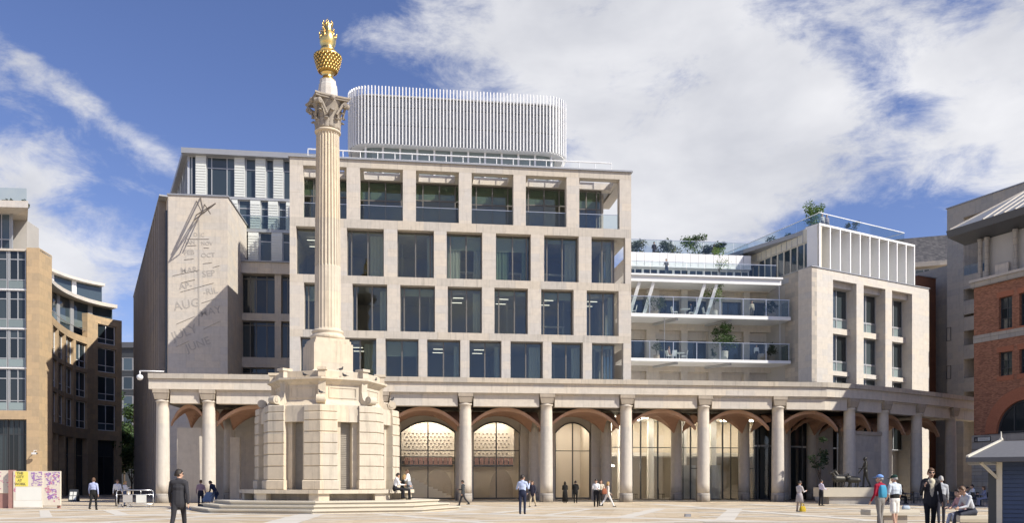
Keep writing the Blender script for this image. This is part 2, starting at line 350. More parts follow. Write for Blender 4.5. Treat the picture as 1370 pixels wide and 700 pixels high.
# ---------------------------------------------------------------- windows
def window(parent, x0, x1, z0, z1, y, wall=None, mull=(.5,), trans=(), fw=.09, md=.10, frame='bronze_frame', gl='glass', depth=.12, name='window', jit=.6):
    base = (rel(parent, wall) if wall is not None else Matrix()) @ Matrix.Translation((x0, y, z0))
    w, hh = x1 - x0, z1 - z0; mb = MB()
    mb.box(0, fw, 0, depth, 0, hh); mb.box(w - fw, w, 0, depth, 0, hh)
    mb.box(fw, w - fw, .002, depth - .002, 0, fw); mb.box(fw, w - fw, .002, depth - .002, hh - fw, hh)
    xs = [fw] + [w * m for m in mull] + [w - fw]; zs = [fw] + [hh * t for t in trans] + [hh - fw]
    for m in mull: mb.box(w * m - md / 2, w * m + md / 2, .004, depth - .004, fw, hh - fw)
    for t in trans: mb.box(fw, w - fw, .008, depth - .008, hh * t - md / 2, hh * t + md / 2)
    o = add(name, mb.mesh(name, MAT[frame]), parent, base)
    for i in range(len(xs) - 1):
        for j in range(len(zs) - 1):
            a, b_, c, d = xs[i], xs[i + 1], zs[j], zs[j + 1]
            pw, ph = (b_ - a) / 2, (d - c) / 2
            me = B(-pw - .01, pw + .01, -.012, .012, -ph - .01, ph + .01).mesh('pane', MAT[gl])
            g = gl
            pm = Matrix.Translation(((a + b_) / 2, depth * .55, (c + d) / 2)) @ Matrix.Rotation(R(random.uniform(-jit, jit)), 4, 'Z') @ Matrix.Rotation(R(random.uniform(-jit, jit) * .5), 4, 'X')
            add('pane', me, o, pm)
    return o
def curtain(parent, x0, x1, z0, z1, y, mat='curtain', wall=None, amp=.07, step=.09):
    mb = MB(); n = max(4, int((x1 - x0) / step)); top = []; bot = []
    for i in range(n + 1):
        x = x0 + (x1 - x0) * i / n; yy = y + amp * math.sin(i * 2.1 + x) + random.uniform(-.02, .02)
        top.append((x, yy, z1)); bot.append((x + random.uniform(-.02, .02), yy * 1 + random.uniform(-.02, .02), z0))
    b = len(mb.v); mb.v += top + bot
    for i in range(n): mb.f.append((i, i + 1, n + 2 + i, n + 1 + i))
    return part('curtain', parent, MAT[mat], mb, wall, smooth=True)

# ---------------------------------------------------------------- the office block over the colonnade
A = plane(73.0, .125, 387.5)
off = root('office_block', 'pale stone office block with gridded windows and open top loggia above the colonnade', 'building', A)
U = A.u(844.5)
ROWS = [  # z0, z1, piers (picture columns of left and right edge)
    (9.6, 13.62, [(387.5, 401.6), (446, 459), (503.5, 515.6), (560, 571.5), (616, 628), (671, 683), (726.5, 738), (780, 792), (834, 844.5)]),
    (14.24, 18.13, [(387.5, 406.4), (453, 471.5), (518, 535.5), (582, 599), (645, 661.5), (706.4, 724), (767.6, 785), (827.8, 844.5)]),
    (18.79, 22.75, [(387.5, 396), (447, 464), (513.5, 531.6), (580.6, 597.6), (645.3, 663.5), (710.3, 728), (774.3, 791.4), (836.5, 844.5)]),
    (23.49, 27.79, [(387.5, 405.5), (463.7, 481.5), (539, 556.5), (614, 631), (687, 703.5), (758, 775), (829, 844.5)])]
bands = [(8.9, 9.6), (13.62, 14.24), (18.13, 18.79), (22.75, 23.49)]
for z0, z1 in bands:
    cuts = [0.0]
    while cuts[-1] < U - 5: cuts.append(cuts[-1] + random.choice((3.2, 4.1, 4.9)))
    cuts.append(U)
    for a, b_ in zip(cuts, cuts[1:]): part('stone_band', off, MAT['band_stone'], B(a + .004, b_ - .004, 0, 1.0, z0, z1))
part('roof_beam', off, MAT['band_stone'], B(0, U, 0, .85, 27.79, 28.42))
part('roof_coping', off, MAT['zinc'], B(-.12, U + .12, -.15, .95, 28.425, 28.56))
part('band_return', off, MAT['portland'], MB().box(U - 1.05, U - .004, 1.003, 8, 13.63, 14.23).box(U - 1.05, U - .004, 1.003, 8, 18.14, 18.78).box(U - 1.05, U - .004, 1.003, 8, 22.76, 23.48).box(U - .9, U - .004, .853, 8, 27.8, 28.41))
UW = A.u(824)                                   # the glazing turns the corner here
for ri, (z0, z1, piers) in enumerate(ROWS):
    pu = [(A.u(a), A.u(b_)) for a, b_ in piers]
    pu[0] = (0.003, pu[0][1]); pu[-1] = (pu[-1][0], U - .003)
    for a, b_ in pu:
        zm = z0 + (z1 - z0) * random.uniform(.35, .65)
        part('pier', off, MAT['portland'], MB().box(a, b_, .006, .62 if ri < 3 else .8, z0 + .002, zm - .003).box(a, b_, .004, .62 if ri < 3 else .8, zm + .003, z1 - .002))
    if ri < 3:
        for i in range(len(pu) - 1):
            a, b_ = pu[i][1], pu[i + 1][0]
            if i == len(pu) - 2: b_ = min(b_, UW)
            m = {0: (.5,), 1: (.5,), 2: (.52,)}[ri] if random.random() < .45 else ((.16, .62) if (i + ri) % 2 else (.5, .9))
            if ri == 0: m = (.5,)
            elif len(m) == 1: m = (.12, .56)
            window(off, a - .02, b_ + .02, z0 + .01, z1 - .01, .64, mull=m, gl='glass')
            rr = random.random(); cz0, cz1 = z0 + .05, z1 - .35
            if ri == 2 and i in (3, 4):
                curtain(off, a + .15, a + (b_ - a) * .4, cz0, cz1, .98, 'curtain' if i == 3 else 'curtain_green')
                curtain(off, b_ - (b_ - a) * .22, b_ - .1, cz0, cz1, .98, 'curtain' if i == 3 else 'curtain_green')
            elif ri == 2 or rr < .4:
                curtain(off, b_ - (b_ - a) * random.uniform(.18, .4), b_ - .1, cz0, cz1, .98, 'curtain')
            if rr > .35: part('roller_blind', off, MAT['blind'], B(a + .1, b_ - .1, .86, .88, z1 - .15 - random.choice((.25, .35, .6, 1.2, 1.9)), z1 - .1))
            if rr > .3 and random.random() < .7:        # desks, chairs and strip lights in the rooms
                part('desk', off, MAT['room_white'], MB().box(a + .3, b_ - .5, 1.5, 2.2, z0 + .95, z0 + 1.0).box(a + .4, a + .45, 1.55, 2.1, z0 + .22, z0 + .95).box(b_ - .65, b_ - .6, 1.55, 2.1, z0 + .22, z0 + .95))
            if random.random() < .55:
                part('strip_light', off, MAT['lamp_office'], MB().box(a + .6, a + 1.5, 2.6, 2.68, z1 - .42, z1 - .38).box(a + .6, a + 1.5, 4.6, 4.68, z1 - .42, z1 - .38))
# interior slabs and walls
for z in (9.3, 13.7, 18.2): part('floor_slab', off, MAT['office_wall'], B(.05, UW - .1, 1.003, 9, z - .1, z + .5))
part('terrace_slab', off, MAT['portland_white'], B(.05, U - 1.06, 1.003, 9, 22.6, 23.3))
part('core_wall', off, MAT['office_wall'], B(.05, UW - .2, 8.4, 9.2, 9, 28.3))
for k in range(1, 8):
    x = U * k / 8 + random.uniform(-1, 1)
    part('partition', off, MAT['office_wall'], MB().box(x, x + .12, 2.5 + random.random() * 3, 8.4, 9.8, 13.5).box(x + 1.1, x + 1.22, 3 + random.random() * 3, 8.4, 14.3, 18).box(x - 1.3, x - 1.18, 3 + random.random() * 3, 8.4, 18.9, 22.5))
part('side_wall', off, MAT['portland'], B(.0, .45, .63, 22, 8.9, 22.74))
part('side_wall', off, MAT['portland'], B(.0, .45, 3.0, 22, 23.3, 28.35))
SR = Wall(A.at(UW, .66), (-A.d.y, A.d.x))        # glazed right-hand return
for z0, z1, _ in ROWS[:3]: window(off, 0.12, 4.0, z0 + .01, z1 - .01, .0, SR, mull=(.33, .66))
part('side_wall', off, MAT['portland'], B(UW - .4, UW, 4.7, 22, 9, 28.3))
part('rear_wall', off, MAT['portland'], B(0.1, U - .1, 21.5, 22, 0, 28.3))
# loggia: glazing set back under an open roof grid
LB = 2.9
lp = [(A.u(a), A.u(b_)) for a, b_ in ROWS[3][2]]
for i in range(len(lp) - 1):
    a, b_ = lp[i][1], lp[i + 1][0]; c0, c1 = (lp[i][0] + lp[i][1]) / 2, (lp[i + 1][0] + lp[i + 1][1]) / 2
    wx0, wx1 = c0 + .03, c1 - .03
    if i == 0: wx0 = .5
    if i == len(lp) - 2: wx1 = UW - .6
    window(off, wx0, wx1, 23.32, 27.72, LB, mull=(.25, .56, .86), trans=(.62,) if i % 2 else (.66,), gl='glass')
    part('roller_blind', off, MAT['curtain_green'], B(wx0 + .2, wx1 - .2, LB + .22, LB + .24, 26.2, 27.6))
    part('roof_rib', off, MAT['portland_white'], B(b_ - .25, min(b_ + 1.35, U - .95), .853, LB - .3, 27.75, 28.35))
    part('balustrade', off, MAT['glass_rail'], B(a + .02, b_ - .02, .28, .305, 23.5, 24.75))
    part('handrail', off, MAT['rail_steel'], B(a + .02, b_ - .02, .265, .32, 24.755, 24.80))
part('back_beam', off, MAT['portland_white'], B(.46, U - 1.0, LB - .3, LB + .6, 27.74, 28.36))
part('roof_deck', off, MAT['zinc'], B(.1, U - .95, LB + .61, 21.4, 28.0, 28.37))
part('side_rib', off, MAT['portland_white'], B(.05, .9, .853, LB - .3, 27.75, 28.35))
# roof terrace rail
rb = A.back(1.6); ru0, ru1 = A.u(404) + .3, A.u(824)
mb = MB()
mb.tube((ru0, 1.6, 29.75), (ru1, 1.6, 29.75), .06); mb.tube((ru0, 1.6, 29.2), (ru1, 1.6, 29.2), .03)
for k in range(19): x = ru0 + (ru1 - ru0) * k / 18; mb.tube((x, 1.6, 28.36), (x, 1.6, 29.75), .035)
part('roof_rail', off, MAT['white_metal'], mb)

# ---------------------------------------------------------------- roof pavilion behind white fins
PV = plane(81.0, .13, 465)
pav = root('roof_pavilion', 'rounded rooftop pavilion screened by tall white vertical fins on the office roof', 'rooftop pavilion', PV)
PU = PV.u(762); zt, zb, zr = 38.3, 32.95, 28.38; rad = 2.2; dep = 11
def rrect(x0, x1, y0, y1, r, step):
    """points and outward normals round a rounded rectangle, from the back left round the front to the back right"""
    out = []
    def line(a, b_, nrm):
        n = max(1, round((Vector(b_) - Vector(a)).length / step))
        for i in range(n): out.append((Vector(a).lerp(Vector(b_), i / n), Vector(nrm)))
    def arc(c, a0, a1):
        n = max(2, round(abs(a1 - a0) * r / step))
        for i in range(n):
            a = a0 + (a1 - a0) * i / n; out.append((Vector((c[0] + r * math.cos(a), c[1] + r * math.sin(a))), Vector((math.cos(a), math.sin(a)))))
    line((x0, y1), (x0, y0 + r), (-1, 0)); arc((x0 + r, y0 + r), math.pi, 1.5 * math.pi)
    line((x0 + r, y0), (x1 - r, y0), (0, -1)); arc((x1 - r, y0 + r), 1.5 * math.pi, 2 * math.pi)
    line((x1, y0 + r), (x1, y1), (1, 0)); out.append((Vector((x1, y1)), Vector((1, 0))))
    return out
fin_me = B(-.05, .05, -.10, .10, zb, zt).mesh('fin', MAT['white_metal'])
for p, nr in rrect(0, PU, 0, dep, rad, .315):
    add('fin', fin_me, pav, Matrix.Translation((p.x, p.y, random.uniform(-.01, .01))) @ Matrix.Rotation(math.atan2(nr.y, nr.x) + math.pi / 2, 4, 'Z'))
ring = [tuple(p) for p, _ in rrect(.35, PU - .35, .35, dep, rad - .35, .4)]
for k, (z0, z1) in enumerate(((33.1, 34.85), (34.9, 36.55), (36.6, 37.45))): part('screen_panel_row', pav, MAT['screen_panel'], MB().prism(ring[::-1] if False else ring, z0, z1))
part('top_ring', pav, MAT['white_metal'], MB().prism([tuple(p) for p, _ in rrect(.16, PU - .16, .16, dep, rad - .16, .4)], 37.5, 37.62))
part('bottom_ring', pav, MAT['white_metal'], MB().prism([tuple(p) for p, _ in rrect(.2, PU - .2, .2, dep, rad - .2, .4)], 32.98, 33.08))
part('glazed_storey', pav, MAT['pale_glass'], MB().prism([tuple(p) for p, _ in rrect(1.0, PU - 1.0, 1.0, dep, rad - .6, .4)], zr, 32.97))
for k in range(12):
    x = 1.6 + (PU - 3.2) * k / 11; part('mullion', pav, MAT['white_metal'], B(x - .09, x + .09, .8, .98, zr, 32.97))
# ---------------------------------------------------------------- north-west wing: sundial slab, set-back floors, long flank
S = plane(82 * (1 - T(305) * .115), .115, 225)
slab_u = S.u(304.6)
lw = root('sundial_block', 'tall blank stone block with an engraved sundial and long pilastered flank', 'building', S)
zs = S.z(270, 262.5)
SIDE = Wall(S.at(slab_u), (-.105, 1))
FL = Wall(gp(182, 128), (.497, -1)); # long flank, left to right comes nearer
# flank runs from the slab's left corner away to the left
c0 = S.at(0); dirf = Vector((-.497, 1, 0)).normalized(); FLEN = 50.0
FL = Wall(c0 + dirf * FLEN, -dirf)
poly = [S.at(0), S.at(slab_u), SIDE.at(24), FL.at(0, 14), FL.at(0)]
inv = ROOTM[lw].inverted()
mb = MB().prism([tuple((inv @ (p + Vector((0, 0, 0))))[:2]) for p in (S.at(0.0), S.at(slab_u), SIDE.at(24), c0 + dirf * 30 + Vector((9, 0, 0)), c0 + dirf * FLEN + Vector((6, 0, 0)), c0 + dirf * FLEN)], 0, zs)
part('wall', lw, MAT['portland_grey'] if False else MAT['portland'], mb)
part('coping', lw, MAT['zinc'], B(-.1, slab_u + .1, -.1, .6, zs + .003, zs + .14))
part('coping', lw, MAT['zinc'], B(.5, 24, -.1, .5, zs + .002, zs + .13), SIDE)
part('coping', lw, MAT['zinc'], B(0, FLEN - .6, -.75, .5, zs + .004, zs + .15), FL)
k = 0; x = FLEN - 3.2
while x > 0:
    part('pilaster', lw, MAT['dark_pilaster'], B(x, x + 1.0, -.7, -.003, 0, zs), FL)
    part('window_strip', lw, MAT['dark_glass'], B(x + 1.15, x + 2.3, -.16, -.01, 4, zs - 1.2), FL)
    x -= 2.45
# sundial: engraved months, hour lines and gnomon
def text(parent, s, size, x, z, wall, mat='engraving', y=-.012, tilt=0, bold=.0, name='lettering'):
    cu = bpy.data.curves.new('t', 'FONT'); cu.body = s; cu.size = size; cu.align_x = 'CENTER'; cu.align_y = 'CENTER'; cu.extrude = .006; cu.offset = bold; cu.resolution_u = 2
    ob = bpy.data.objects.new('t', cu); COL.objects.link(ob)
    dg = bpy.context.evaluated_depsgraph_get(); me = bpy.data.meshes.new_from_object(ob.evaluated_get(dg))
    bpy.data.objects.remove(ob); bpy.data.curves.remove(cu)
    me.materials.clear(); me.materials.append(MAT[mat])
    return add(name, me, parent, rel(parent, wall) @ Matrix.Translation((x, y, z)) @ Matrix.Rotation(R(tilt), 4, 'Y') @ Matrix.Rotation(R(90), 4, 'X'))
k = 90 / 286.0; dial = []
for s, cx_, cy_, sz, tl in (('DEC', 147, 173, .78, 0), ('JAN', 110, 205, .78, -4), ('NOV', 180, 210, .75, 0), ('FEB', 105, 248, .98, -3), ('OCT', 185, 260, .92, -4), ('MAR', 104, 323, 1.15, -6), ('SEP', 188, 338, 1.25, -8),
                         ('AP-', 90, 390, 1.25, -10), ('-RIL', 195, 414, 1.25, -10), ('AUG', 95, 470, 1.75, -12), ('MAY', 195, 500, 1.5, -14), ('JULY', 85, 590, 1.8, -22), ('JUNE', 143, 640, 1.6, -22)):
    px, py = 220 + cx_ * k, 260 + cy_ * k
    text(lw, s, sz * .66, S.u(px), S.z(px, py), S, tilt=tl, bold=.004)
for (xa, ya, xb, yb) in ((97, 190, 190, 190), (97, 219, 137, 217), (168, 227, 190, 228), (85, 278, 125, 274), (165, 295, 203, 290), (37, 346, 150, 322), (207, 311, 235, 303), (73, 376, 130, 363), (68, 416, 210, 377), (158, 463, 217, 444), (52, 552, 128, 520), (165, 575, 235, 541), (50, 650, 105, 625), (146, 108, 146, 560)):
    pa, pb = (220 + xa * k, 260 + ya * k), (220 + xb * k, 260 + yb * k)
    a = Vector((S.u(pa[0]), -.012, S.z(*pa))); b_ = Vector((S.u(pb[0]), -.012, S.z(*pb)))
    part('hour_line', lw, MAT['engraving'], MB().bar(a, b_, .07 if xa != xb else .13, .02))
gtop = Vector((S.u(268), 0, S.z(268, 265))); tip = Vector((S.u(277.5) + .25, -2.6, S.z(277.5, 290) - .45))
mb = MB(); g2 = Vector((S.u(270), 0, S.z(270, 285)))
for a, b_, r in ((gtop, tip, .07), (g2, tip, .06), (gtop + Vector((-.35, 0, -.3)), tip + Vector((-.25, .3, .2)), .05), (gtop + Vector((.4, 0, -.6)), tip + Vector((.5, .5, .1)), .05), (tip, tip + Vector((1.1, -.1, .9)), .06), (tip + Vector((1.1, -.1, .9)), g2 + Vector((-.5, 0, -.2)), .045), (tip, g2 + Vector((-.7, 0, -.7)), .05), (g2 + Vector((-.7, 0, -.7)), tip + Vector((1.1, -.1, .9)), .045)):
    mb.tube(a, b_, r, n=6)
part('gnomon', lw, MAT['gnomon_metal'], mb, S)

# set-back floors between the slab and the office block
G = plane(88.5 * (1 - T(325) * .125), .125, 232)
gs = root('setback_wing', 'set-back wing with pale ribbed panels above dark stone-framed windows, beside the sundial block', 'building', G)
# lower stone frame (in the shade of the office block)
u0, u1 = G.u(322), G.u(392)
z = lambda px, py: G.z(px, py)
zc = [z(350, 504), z(350, 492), z(350, 478.5), z(350, 429.5), z(350, 419.5), z(350, 367), z(350, 352)]
part('cornice', gs, MAT['portland'], B(u0 - .3, u1 + 2, -.35, 2, zc[5], zc[6]))
part('coping', gs, MAT['zinc'], B(u0 - .4, u1 + 2, -.55, 2, zc[6] + .003, zc[6] + .12))
part('stone_band', gs, MAT['portland'], B(u0, u1 + 2, -.02, .8, zc[3], zc[4]))
part('stone_band', gs, MAT['portland'], B(u0, u1 + 2, -.02, .8, zc[1], zc[2]))
part('stone_band', gs, MAT['portland'], B(u0, u1 + 2, -.02, .8, 5, 8))
pu0, pu1 = G.u(367.5), G.u(376)
part('pier', gs, MAT['portland'], B(pu0, pu1, .0, .75, 8, zc[5]))
for za, zb_ in ((8, zc[1]), (zc[2], zc[3]), (zc[4], zc[5])):
    window(gs, u0 + .05, pu0, za, zb_, .6, mull=(.24, .42, .74), trans=(.9,), gl='dark_glass')
    window(gs, pu1, u1 + 1.8, za, zb_, .6, mull=(.2, .55), trans=(.9,), gl='dark_glass')
part('core', gs, MAT['office_wall'], B(u0 + .05, u1 + 2, 1.2, 12, 0, zc[6]))
# upper floors with ribbed panels
H_ = plane(91 * (1 - T(332) * .135), .135, 251)
hz_ = lambda px, py: H_.z(px, py)
z_roof, z_top0, z_fl1, z_fl1b, z_fl2, z_fl2b, z_bot = hz_(320, 204), hz_(320, 211), hz_(340, 265), hz_(340, 268), hz_(350, 307), hz_(350, 311), hz_(350, 353)
hu = lambda px: H_.u(px)
part('roof_fascia', gs, MAT['zinc'], B(-.5, hu(392) + 3, -.7, .6, z_top0, z_roof), H_)
part('roof', gs, MAT['zinc'], B(-.3, hu(392) + 3, .6, 16, z_top0 + .05, z_roof - .1), H_)
part('floor_band', gs, MAT['grey_frame'], B(0, hu(392) + 3, -.15, .5, z_fl1b, z_fl1), H_)
part('floor_band', gs, MAT['grey_frame'], B(hu(325), hu(392) + 3, -.15, .5, z_fl2b, z_fl2), H_)
def ribbed(x0, x1, za, zb_):
    mb = MB().box(x0, x1, -.1, .1, za, zb_); n = int((zb_ - za) / .28)
    for i in range(n): mb.box(x0 + .01, x1 - .01, -.15, -.1005, za + i * .28 + .04, za + i * .28 + .22)
    part('ribbed_panel', gs, MAT['ribbed_panel'], mb, H_)
def uprow(pans, za, zb_, x_end):
    last = None
    for a, b_ in pans:
        ribbed(hu(a), hu(b_), za + .01, zb_ - .01)
        if last is not None: window(gs, hu(last), hu(a), za, zb_, .15, H_, mull=(.1,) if (a - last) < 20 else (.18, .72), trans=(.72,), gl='blue_glass', frame='grey_frame')
        last = b_
    window(gs, hu(last), hu(x_end), za, zb_, .15, H_, mull=(), trans=(.72,), gl='blue_glass', frame='grey_frame')
uprow([(262, 276), (314, 327.5), (342, 355.5), (366, 379)], z_fl1, z_top0, 392)
window(gs, 0.1, hu(262), z_fl1, z_top0, .15, H_, mull=(.4,), gl='blue_glass', frame='grey_frame')
uprow([(310, 318), (335, 348.5), (359, 372), (383, 392)], z_fl2, z_fl1b, 395)
uprow([(332, 346), (363.5, 378)], z_bot, z_fl2b, 392)
part('balustrade', gs, MAT['glass_rail'], B(hu(320), hu(392), -.3, -.28, z_fl2, z_fl2 + 1.3), H_)
part('handrail', gs, MAT['rail_steel'], B(hu(320), hu(392), -.32, -.26, z_fl2 + 1.3, z_fl2 + 1.35), H_)
part('core', gs, MAT['office_wall'], B(.4, hu(392) + 3, .6, 15.5, 0, z_top0 + .04), H_)
# left flank of the upper floors, receding
HF = Wall(H_.at(0) + Vector((-.497, 1, 0)).normalized() * 16, (.497, -1))
part('roof_fascia', gs, MAT['zinc'], B(0, 15.9, -.5, .3, z_top0 + .002, z_roof - .002), HF)
for i in range(6): window(gs, 15.9 - i * 2.6 - 2.4, 15.9 - i * 2.6, zs - .5, z_top0, 0, HF, mull=(.5,), gl='blue_glass', frame='grey_frame')

# ---------------------------------------------------------------- curved building on the left
LWALL = Wall(gp(52.5, 88), (1, .1))
lb = root('curved_building', 'sandstone office building with a concave curved front and overhanging roof', 'building', LWALL)
linv = ROOTM[lb].inverted()
def L2(p): q = linv @ Vector((p[0], p[1], 0)); return (q.x, q.y)
zf = [9.0, 13.45, 17.5, 21.5, 25.6]; zcan = 29.6
ux = lambda px: LWALL.u(px)
part('corner_pier', lb, MAT['sandstone'], B(ux(35.5), 0, 0, 3, 0, 25.7))
part('stone_band', lb, MAT['sandstone'], B(ux(-60), ux(35.5) - .004, 0, 1, 8.1, 9.0))
part('stone_band', lb, MAT['sandstone'], B(ux(-60), ux(35.5) - .004, .05, 1, -.1, .6))
for i in range(4):
    za, zb_ = zf[i], zf[i + 1]
    for j in range(4):
        a, b_ = ux(33 - (j + 1) * 25), ux(33 - j * 25)
        o = window(lb, a + .03, b_ - .03, za, zb_ - .14, .35, mull=(.1, .55) if j == 0 else (.5,), trans=(.24, .77), gl='dark_glass', frame='grey_frame')
        part('spandrel_glass', lb, MAT['pale_glass'], B(a + .12, b_ - .12, .33, .348, za + .1, za + .85))
    part('floor_rail', lb, MAT['white_metal'], B(ux(-60), ux(35.5) - .02, .22, .5, zb_ - .135, zb_ - .02))
for j in range(4):
    a, b_ = ux(33 - (j + 1) * 25), ux(33 - j * 25)
    window(lb, a + .03, (ux(35.5) - .01) if j == 0 else b_ - .03, .62, 8.08, .5, mull=(.25, .5, .75), trans=(.8,), gl='dark_glass', frame='dark_frame')
    window(lb, a + .03, b_ - .03 - (1.6 if j == 0 else 0), 25.62, 29.4, 1.0, mull=(.5,), trans=(.3,), gl='blue_glass', frame='grey_frame')
part('interior', lb, MAT['office_wall'], B(ux(-60), -2.6, 3.2, 6.0, 0, 29.4))
part('terrace_floor', lb, MAT['portland'], B(ux(-60), 0, .2, 3.1, 25.4, 25.61))
part('roof_canopy', lb, MAT['portland_white'], MB().prism([(ux(-60), -1.2), (ux(45), -1.2), (-5.0, 8.6), (ux(-60), 9.5)], 29.42, 30.1))
part('balustrade', lb, MAT['glass_rail'], B(ux(-60), ux(33), .4, .43, 30.1, 31.9))
# the concave front
cpts = [gp(53, 88.4), gp(55.5, 92), gp(60, 96.5), gp(66, 100.5), gp(72.5, 104), gp(80, 107.5), gp(90, 111.3), gp(100, 114.2), gp(113, 117), gp(128, 119.6), gp(145, 121.8), gp(163, 123.4)]
def along(pts, n):
    L_ = [0]
    for a, b_ in zip(pts, pts[1:]): L_.append(L_[-1] + (b_ - a).length)
    out = []
    for i in range(n + 1):
        d = L_[-1] * i / n; k = max(j for j in range(len(L_)) if L_[j] <= d + 1e-6); k = min(k, len(pts) - 2)
        out.append(pts[k].lerp(pts[k + 1], (d - L_[k]) / (L_[k + 1] - L_[k])))
    return out
CP = along(cpts, 48); CPL = [L2(p) for p in CP]
def csweep(name, mat, prof, i0=0, i1=48, fix=False): return part(name, lb, MAT[mat], MB().sweep(CPL[i0:i1 + 1], prof))
def rectp(v0, v1, z0, z1): return [(v0, z0), (v0, z1), (v1, z1), (v1, z0)][::-1]
csweep('stone_band', 'sandstone', rectp(0, .9, 7.7, 9.05))
csweep('parapet', 'sandstone', rectp(0, .8, 20.7, 21.6), 0, 40)
csweep('parapet', 'sandstone', rectp(0, .8, 24.0, 25.0), 40, 48)
for z_ in (12.75, 16.75): csweep('stone_band', 'sandstone', rectp(.06, .8, z_, z_ + .55))
csweep('stone_band', 'sandstone', rectp(.06, .8, 20.7, 21.3), 40, 48)
csweep('interior', 'office_wall', rectp(1.4, 2, 0, 21.0), 5)
bays = [(1, 5), (6, 10), (11, 15), (16, 20), (21, 25), (26, 30), (31, 35), (36, 40), (43, 47)]
last = 0
for a, b_ in bays + [(48, 48)]:
    csweep('pier', 'sandstone', rectp(.015, .75, 9.05, 24.0 if a > 40 else 20.7), last, a)
    csweep('pier', 'sandstone', rectp(.015, .75, 0, 7.7), last, a) if a != b_ or True else None
    if a != b_:
        w = Wall(CP[a], CP[b_] - CP[a]); ln = (CP[b_] - CP[a]).length
        for za, zb_ in ((9.06, 12.74), (13.31, 16.74), (17.31, 20.69)) + (((21.31, 23.99),) if a > 40 else ()):
            window(lb, .02, ln - .02, za, zb_, .35, w, mull=(.5,), trans=(.28,), gl='blue_glass', frame='white_metal', fw=.12, md=.09)
        window(lb, .02, ln - .02, .02, 7.69, .7, w, mull=(.5,), trans=(.7,), gl='dark_glass', frame='dark_frame')
    last = b_
# set-back glazed storeys and eaves over the curve
for v0, za, zb_, nm, mat in ((2.6, 21.3, 26.9, 'setback_glazing', 'blue_glass'), (5.5, 27.5, 30.6, 'clerestory', 'blue_glass')):
    csweep(nm, mat, rectp(v0, v0 + .5, za, zb_), 6)
    for i in range(8, 49, 4):
        i2 = min(i + 1, 48)
        if i2 > i: csweep('mullion', 'white_metal' if v0 > 5 else 'grey_frame', rectp(v0 - .12, v0 + .2, za, zb_), i, i2)
csweep('roof_eave', 'portland_white', rectp(1.2, 6, 26.95, 27.45), 6); csweep('roof_eave', 'portland_white', rectp(4.6, 10, 30.62, 31.0), 8); csweep('balcony_rail', 'rail_steel', rectp(.3, .36, 22.6, 22.68), 0, 40)
csweep('setback_band', 'pale_glass', rectp(2.5, 2.59, 23.4, 24.4), 6)
csweep('core', 'office_wall', rectp(6, 9, 0, 30.6), 10)
endw = Wall(CP[48], Vector((-CP[48].x * 0 - .5, 1, 0)))
part('end_wall', lb, MAT['sandstone'], B(.02, 14, .02, 1, 0, 25), endw)
# ---------------------------------------------------------------- colonnade
K = plane(67.5, .11, 200)
cn = root('colonnade', 'curving stone colonnade with round columns and terracotta vaults in front of the buildings', 'colonnade', K)
kinv = ROOTM[cn].inverted()
def K2(p): q = kinv @ Vector((p[0], p[1], 0)); return Vector((q.x, q.y, 0))
KE = K.at(K.u(1104))
cur = [KE] + [gp(1140, 71.5), gp(1185, 73.7), gp(1230, 76.6), gp(1276, 80.1), gp(1312, 83.2)]
def smooth(pts, n=5):
    out = []
    P = [pts[0] * 2 - pts[1]] + pts + [pts[-1] * 2 - pts[-2]]
    for i in range(1, len(P) - 2):
        for k in range(n):
            t = k / n; a, b_, c, d = P[i - 1], P[i], P[i + 1], P[i + 2]
            out.append(.5 * ((2 * b_) + (c - a) * t + (2 * a - 5 * b_ + 4 * c - d) * t * t + (3 * b_ - a - 3 * c + d) * t ** 3))
    out.append(pts[-1]); return out
path = [K2(K.at(0)), K2(K.at(K.u(1060)))] + [K2(p) for p in smooth(cur)]
RP = lambda v0, v1, z0, z1: [(v0, z0), (v1, z0), (v1, z1), (v0, z1)]
ZT, Z1, Z2, Z3 = 9.74, 9.36, 8.58, 7.55
def dist_path(pts):
    L_ = [0]
    for a, b_ in zip(pts, pts[1:]): L_.append(L_[-1] + (b_ - a).length)
    return L_
PL = dist_path(path)
def pt(d):
    d = max(0, min(PL[-1] - 1e-4, d)); k = max(j for j in range(len(PL)) if PL[j] <= d); k = min(k, len(path) - 2)
    return path[k].lerp(path[k + 1], (d - PL[k]) / (PL[k + 1] - PL[k])), (path[k + 1] - path[k]).normalized()
def sub(d0, d1):
    pts = [pt(d0)[0]] + [p for p, L_ in zip(path, PL) if d0 + .05 < L_ < d1 - .05] + [pt(d1)[0]]
    return pts
def dof(px):                                   # distance along the path seen at picture column px
    best = None
    for k in range(len(path) - 1):
        a, b_ = ROOTM[cn] @ path[k], ROOTM[cn] @ path[k + 1]
        w = Wall(a, b_ - a); u = w.u(px); ln = (b_ - a).length
        if -.01 <= u <= ln + .01: best = PL[k] + u
    return best
colpx = [215, 277, 392, 507, 622, 731, 838, 942, 1042, 1140, 1185, 1230, 1276]
cd = [dof(px + 1.0) for px in colpx]; d2 = (cd[4] - cd[1]) / 3; cd[2] = cd[1] + d2; cd[3] = cd[1] + 2 * d2
